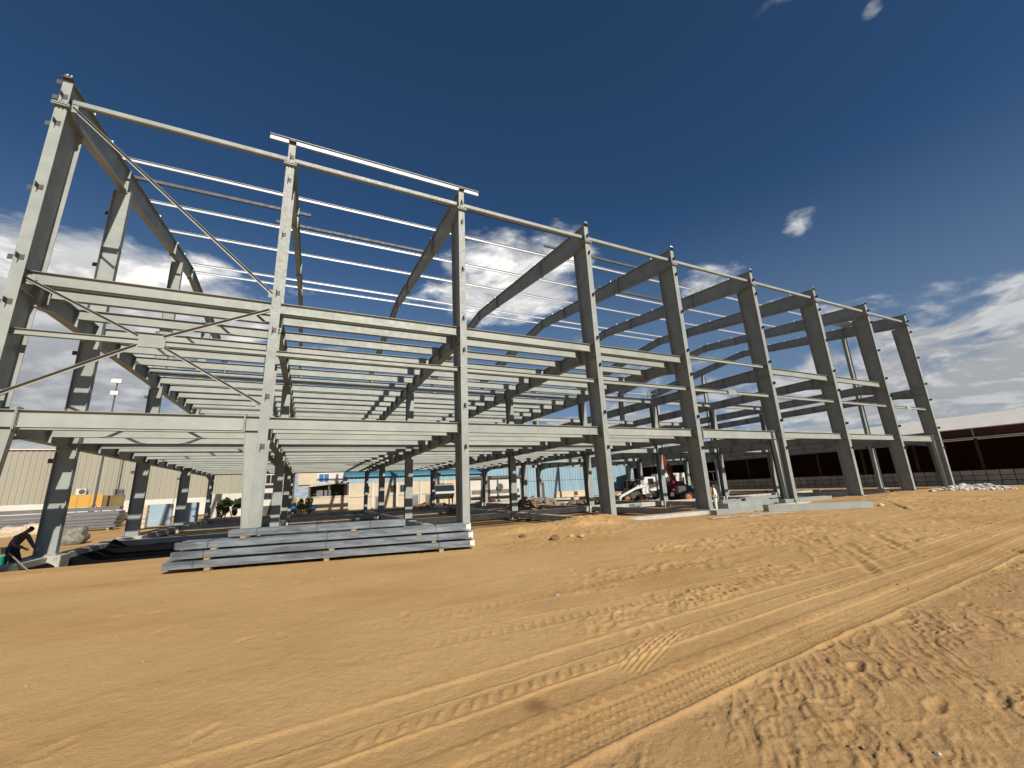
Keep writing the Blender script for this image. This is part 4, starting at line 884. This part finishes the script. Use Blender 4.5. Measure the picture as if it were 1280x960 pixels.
# ------------------------------------------------------------------ people
def skin_body(name, pts, edges, m, parent, sub=2):
    me_ = bpy.data.meshes.new(name); me_.from_pydata([p[:3] for p in pts], edges, []); ob = bpy.data.objects.new(name, me_); col.objects.link(ob)
    sk = ob.modifiers.new('skin', 'SKIN'); sk.use_smooth_shade = True
    for i, p in enumerate(pts):
        d = me_.skin_vertices[0].data[i]; r = p[3]; d.radius = r if isinstance(r, tuple) else (r, r); d.use_root = (i == 0)
    ob.modifiers.new('sub', 'SUBSURF').levels = sub
    dg = bpy.context.evaluated_depsgraph_get(); ev = ob.evaluated_get(dg); nm = bpy.data.meshes.new_from_object(ev)
    bpy.data.objects.remove(ob); nm.materials.clear(); nm.materials.append(M[m]); nm.polygons.foreach_set('use_smooth', [True]*len(nm.polygons))
    return link(name, nm, parent)
def person(lab, loc, rz, J, shirt, trousers, cap, cat='person', sleeves=True):
    t = thing('person', lab, cat, loc, rz)
    K = ['pelvis', 'waist', 'chest', 'neck', 'head', 'crown', 'shL', 'elL', 'wrL', 'haL', 'shR', 'elR', 'wrR', 'haR', 'hipL', 'knL', 'anL', 'toL', 'hipR', 'knR', 'anR', 'toR']
    R0 = dict(pelvis=(.15, .11), waist=(.14, .10), chest=(.16, .11), neck=.055, head=.095, crown=.085, sh=.066, el=.05, wr=.036, ha=.042, hip=.10, kn=.072, an=.05, to=.04)
    E0 = [('pelvis', 'waist'), ('waist', 'chest'), ('chest', 'neck'), ('neck', 'head'), ('head', 'crown')]
    for s_ in 'LR': E0 += [('chest', 'sh'+s_), ('sh'+s_, 'el'+s_), ('el'+s_, 'wr'+s_), ('wr'+s_, 'ha'+s_), ('pelvis', 'hip'+s_), ('hip'+s_, 'kn'+s_), ('kn'+s_, 'an'+s_), ('an'+s_, 'to'+s_)]
    def build(nm, keys, sc, m):
        ks = [k for k in K if k in keys]; rad = lambda k: R0.get(k, R0.get(k[:-1]))
        pts = [J[k]+((tuple(q*sc for q in rad(k)) if isinstance(rad(k), tuple) else rad(k)*sc),) for k in ks]
        ed = [(ks.index(a), ks.index(b)) for a, b in E0 if a in ks and b in ks]; return skin_body(nm, pts, ed, m, t)
    build('body', K, .92, 'skin')
    build('shirt', ['pelvis', 'waist', 'chest', 'shL', 'elL', 'shR', 'elR']+(['wrL', 'wrR'] if sleeves else []), 1.16, shirt)
    build('trousers', ['pelvis', 'hipL', 'knL', 'anL', 'hipR', 'knR', 'anR'], 1.18, trousers)
    for s_ in 'LR':                                       # fingers
        h, w = Vector(J['ha'+s_]), Vector(J['wr'+s_]); d = (h-w).normalized(); sd = d.orthogonal().normalized()
        for k in range(4):
            b_ = h+sd*(k-1.5)*.019; l_ = (.07, .08, .076, .06)[k]; skin_body('finger', [tuple(b_)+(.0095,), tuple(b_+d*l_*.55)+(.009,), tuple(b_+d*l_+d.cross(sd)*.02)+(.008,)], [(0, 1), (1, 2)], 'skin', t, 1)
        b_ = w+(h-w)*.5+sd*.03; skin_body('thumb', [tuple(b_)+(.011,), tuple(b_+d*.04+sd*.025)+(.010,), tuple(b_+d*.07+sd*.03)+(.009,)], [(0, 1), (1, 2)], 'skin', t, 1)
    hd, cr = Vector(J['head']), Vector(J['crown']); up = (cr-hd).normalized()
    skin_body('cap' if cap != 'hair' else 'hair', [tuple(hd+up*.055+Vector((-.012, 0, 0)))+(.108,), tuple(cr+up*.015)+(.092,)], [(0, 1)], cap, t)
    f_ = Vector((1, 0, 0)); f_ = (f_-up*f_.dot(up)).normalized(); sd = up.cross(f_)
    MB().prism([(0, 0), (.02, .03), (0, .045)], 0, -.012, .012).build('nose', 'skin', t, tuple(hd+f_*.088+up*.0))
    for q in (-1, 1):
        c_ = hd+f_*.082+sd*.034*q+up*.03; MB().cyl(tuple(c_), tuple(c_+f_*.008), .012, n=8).build('eye', 'hair', t)
        c_ = hd+sd*.092*q+up*.01; MB().cyl(tuple(c_), tuple(c_+sd*.015*q), .026, n=8).build('ear', 'skin', t)
    c_ = hd+f_*.082-up*.045; MB().box(-.004, .004, -.024, .024, -.006, .006).build('mouth', 'cap', t, tuple(c_))
    for s_ in 'LR':
        a_, tt = Vector(J['an'+s_]), Vector(J['to'+s_]); skin_body('shoe', [tuple(a_-Vector((.03, 0, .03)))+(.052,), tuple((a_+tt)/2-Vector((0, 0, .02)))+(.05,), tuple(tt)+(.042,)], [(0, 1), (1, 2)], 'black', t, 1)
    return t
# bending worker: faces +x locally
JB = dict(pelvis=(-.10, 0, .86), waist=(-.02, 0, 1.01), chest=(.13, 0, 1.24), neck=(.24, 0, 1.37), head=(.34, 0, 1.43), crown=(.40, 0, 1.49),
          shL=(.14, .20, 1.24), elL=(.26, .26, .99), wrL=(.44, .18, .82), haL=(.51, .16, .77), shR=(.14, -.20, 1.24), elR=(.20, -.27, .98), wrR=(.42, -.18, .86), haR=(.49, -.16, .81),
          hipL=(-.08, .10, .82), knL=(.10, .12, .46), anL=(-.03, .12, .08), toL=(.14, .14, .04), hipR=(-.08, -.10, .82), knR=(.12, -.12, .46), anR=(.02, -.12, .08), toR=(.19, -.14, .04))
q = at(17, 690, 1, 4.3); gzp = gz(q[0], 4.3)
person('worker in dark cap and grey checked shirt bending beside the gable column base', (q[0], 4.3, gzp), IMG_R+.15, JB, 'plaid', 'navy', 'cap')
JS = dict(pelvis=(0, 0, .93), waist=(0, 0, 1.08), chest=(.01, 0, 1.30), neck=(.01, 0, 1.47), head=(.03, 0, 1.57), crown=(.03, 0, 1.66),
          shL=(0, .19, 1.40), elL=(-.03, .25, 1.12), wrL=(.12, .22, .92), haL=(.17, .21, .86), shR=(0, -.19, 1.40), elR=(-.02, -.25, 1.12), wrR=(.05, -.25, .87), haR=(.07, -.25, .80),
          hipL=(0, .10, .88), knL=(.03, .11, .48), anL=(-.02, .12, .08), toL=(.14, .14, .04), hipR=(0, -.10, .88), knR=(.02, -.11, .48), anR=(.0, -.12, .08), toR=(.16, -.14, .04))
q = at(893.5, 620, 1, 1.35)
person('worker in white clothes standing just behind the fifth column', (q[0], 1.35, gz(q[0], 1.35)), 2.2, JS, 'shirt_w', 'shirt_w', 'hair')

# ------------------------------------------------------------------ small site things
def bucket(lab, x, y, z, r, h, m, grp=None):
    t = thing('bucket', lab, 'bucket', (x, y, z), 0, grp); n = 20
    vs = [(rr*math.cos(2*math.pi*k/n), rr*math.sin(2*math.pi*k/n), zz) for rr, zz in ((r*.8, 0), (r, h), (r*.94, h), (r*.75, .03)) for k in range(n)]
    MB().add(vs, [(j*n+k, j*n+(k+1) % n, (j+1)*n+(k+1) % n, (j+1)*n+k) for j in range(3) for k in range(n)]+[tuple(range(n-1, -1, -1)), tuple(range(3*n, 4*n))]).build('shell', m, t)
    hb = MB()
    for k in range(8): a_, b_ = math.pi*k/8, math.pi*(k+1)/8; hb.beam((r*math.cos(a_), 0, h+r*.8*math.sin(a_)), (r*math.cos(b_), 0, h+r*.8*math.sin(b_)), .015, .015, (0, 1, 0))
    hb.build('handle', 'greysheet', t)
q = at(2, 690, 1, 4.3); bucket('green plastic bucket beside the bending worker', q[0]-.12, 4.3, gz(q[0], 4.3)+.0, .32, .62, 'green')
q = at(957.5, 614, 2, -.1); bucket('red bucket on the sand near the far gable', q[0], q[1], gz(q[0], q[1]), .2, .45, 'red')
# bulk bags
def bag(lab, u, v, z, w, d, h, m, seed, cat='bag', grp='bulk bags by the gable', yaw=0):
    p = at(u, v, 2, z); bm = bmesh.new(); bmesh.ops.create_cube(bm, size=1); bmesh.ops.subdivide_edges(bm, edges=bm.edges[:], cuts=5, use_grid_fill=True)
    rs = np.random.default_rng(seed); ph = rs.uniform(0, 6, 6)
    for vtx in bm.verts:
        c = vtx.co; k = 1+.16*(1-(2*c.z)**2)-.10*max(0, c.z*2); lm = .06*(math.sin(c.x*9+ph[0])*math.sin(c.y*8+ph[1])+math.sin(c.z*11+ph[2]+c.x*4)+math.sin(c.y*7+c.z*9+ph[3]))
        r_ = Vector((c.x, c.y, 0)).length; vtx.co = Vector((c.x*w*(k-.12*abs(c.y))+lm*w*.5, c.y*d*(k-.12*abs(c.x))+lm*d*.4, (c.z+.5)*h*(1-.15*r_)+lm*h*.6*(c.z+.5)))
    me_ = bpy.data.meshes.new('bulk_bag'); bm.to_mesh(me_); bm.free(); me_.materials.append(M[m]); me_.polygons.foreach_set('use_smooth', [True]*len(me_.polygons))
    t = thing('bulk_bag', lab, cat, (p[0], p[1], gz(p[0], p[1])-.03), yaw, grp); link('sack', me_, t)
    for sx_ in (-1, 1):
        hb = MB()
        for k in range(6): a_, b_ = math.pi*k/6, math.pi*(k+1)/6; hb.beam((sx_*w*.28+.12*math.cos(a_), 0, h*.93+.14*math.sin(a_)), (sx_*w*.28+.12*math.cos(b_), 0, h*.93+.14*math.sin(b_)), .03, .01, (0, 1, 0))
        hb.build('loop', m, t)
bag('dark stained bulk bag right behind the first gable column', 88, 677, -.3, 1.15, .9, 1.0, 'bagdark', 1)
bag('pale bulk bag behind the bending worker', 18, 668, -.3, 1.6, 1.0, .85, 'sack', 2)
bag('lumpy beige bulk bag between the worker and the gable column', 46, 666, -.3, 1.5, 1.0, 1.0, 'sack', 3)
bag('low beige bag far behind the worker at the sheet stacks', 0, 668, -.3, 1.5, 1.2, .8, 'sack', 4)
# stick over the trench edge
a, b = at(12, 692, 1, 3.4), at(35, 712, 2, .02)
tag(MB().cyl(tuple(a), (b[0], b[1], gz(b[0], b[1])+.03), .022, .018, 8).build('wooden_pole', 'timber'), 'thin wooden pole leaning over the trench edge', 'pole')
# planks and rebar left on the grade beams
for (u, v, z, L, an, lab) in [(235, 661, -.02, 2.2, .1, 'short plank on the grade beam by the second gable column'), (480, 648, 0, 2.6, .5, 'plank leaning low near the second row column'), (330, 650, 0, 5.0, -.08, 'long plank lying behind the purlin stack'), (700, 642, -.05, 3.0, .3, 'weathered plank on the sand inside the fourth frame')]:
    p = at(u, v, 2, z); tag(link('plank', bevel(MB().box(0, L, -.12, .12, 0, .05).mesh('plank', 'timber'), .008), None, (p[0], p[1], max(gz(p[0], p[1]), gz(p[0]+L*math.cos(an), p[1]+L*math.sin(an)))+.01), an), lab, 'plank', 'planks on site')
# black plastic sheeting in the foundation pit of the first bay
n1_, n2_ = 40, 50; xs = np.linspace(.24, 6.3, n1_); ys = np.linspace(1.75, 10.85, n2_); SX, SY = np.meshgrid(xs, ys)
SZ = -.60+.10*fbm(SX*.9, SY*.9, 201, 4)+.05*np.abs(fbm(SX*3, SY*2, 205, 3))+.22*(1-sstep(1.9, 3.0, SY))+.30*sstep(9.6, 10.6, SY)+.34*(1-sstep(.24, .7, SX))*sstep(1.9, 2.6, SY)
mb = MB(); mb.v = [tuple(map(float, p)) for p in np.stack([SX, SY, SZ], 2).reshape(-1, 3)]; mb.f = [(j*n1_+i, j*n1_+i+1, (j+1)*n1_+i+1, (j+1)*n1_+i) for j in range(n2_-1) for i in range(n1_-1)]
M['blacksheet'] = mat('black_polythene', (.006, .006, .007), .95, 0, .2, 4, spec=.08)
tag(mb.build('plastic_sheet', 'blacksheet', smooth=True), 'black plastic sheeting lining the foundation pit of the braced end bay', 'plastic sheet')
# pipes, formwork boards and small soil heaps lying about inside the frame
for k, (u, v, L, an, m_, lab) in enumerate([(560, 640, 6.0, .05, 'greysheet', 'grey pipe lying inside the second bay near the front'), (430, 645, 6.0, -.05, 'greysheet', 'grey pipe lying in the second bay beside the row column'), (300, 648, 6.0, .02, 'conc', 'pale pipe lying beyond the foundation pit'), (600, 634, 5.0, .1, 'rust', 'rusty pipe lying in the third bay'), (690, 636, 5.0, -.1, 'conc', 'pale pipe lying in the fourth bay')]):
    p = at(u, v, 2, -.3); b = gz(p[0], p[1]); e = gz(p[0]+L*math.cos(an), p[1]+L*math.sin(an))
    mb = MB(); n = 16
    vs = [(x_, r_*math.cos(2*math.pi*q/n), .14+r_*math.sin(2*math.pi*q/n)) for x_ in (0, L) for r_ in (.14, .12) for q in range(n)]
    mb.add(vs, [(q, (q+1) % n, 2*n+(q+1) % n, 2*n+q) for q in range(n)]+[(n+q, 3*n+q, 3*n+(q+1) % n, n+(q+1) % n) for q in range(n)]+[(q, n+q, n+(q+1) % n, (q+1) % n) for q in range(n)]+[(2*n+q, 2*n+(q+1) % n, 3*n+(q+1) % n, 3*n+q) for q in range(n)])
    tag(link('pipe', mb.mesh('pipe', m_, True), None, (p[0], p[1], max(b, e)-.02), an), lab, 'pipe', 'pipes lying inside the frame')
pile('soil_heap', 'soil', 'low dark soil heap behind the second row of columns', 'soil', 540, 633, -.4, 3.0, 1.4, .7, 160, .18)
pile('soil_heap', 'soil', 'dark soil heap in the fourth bay near the rubble', 'soil', 735, 631, -.4, 3.0, 1.2, .6, 160, .18)
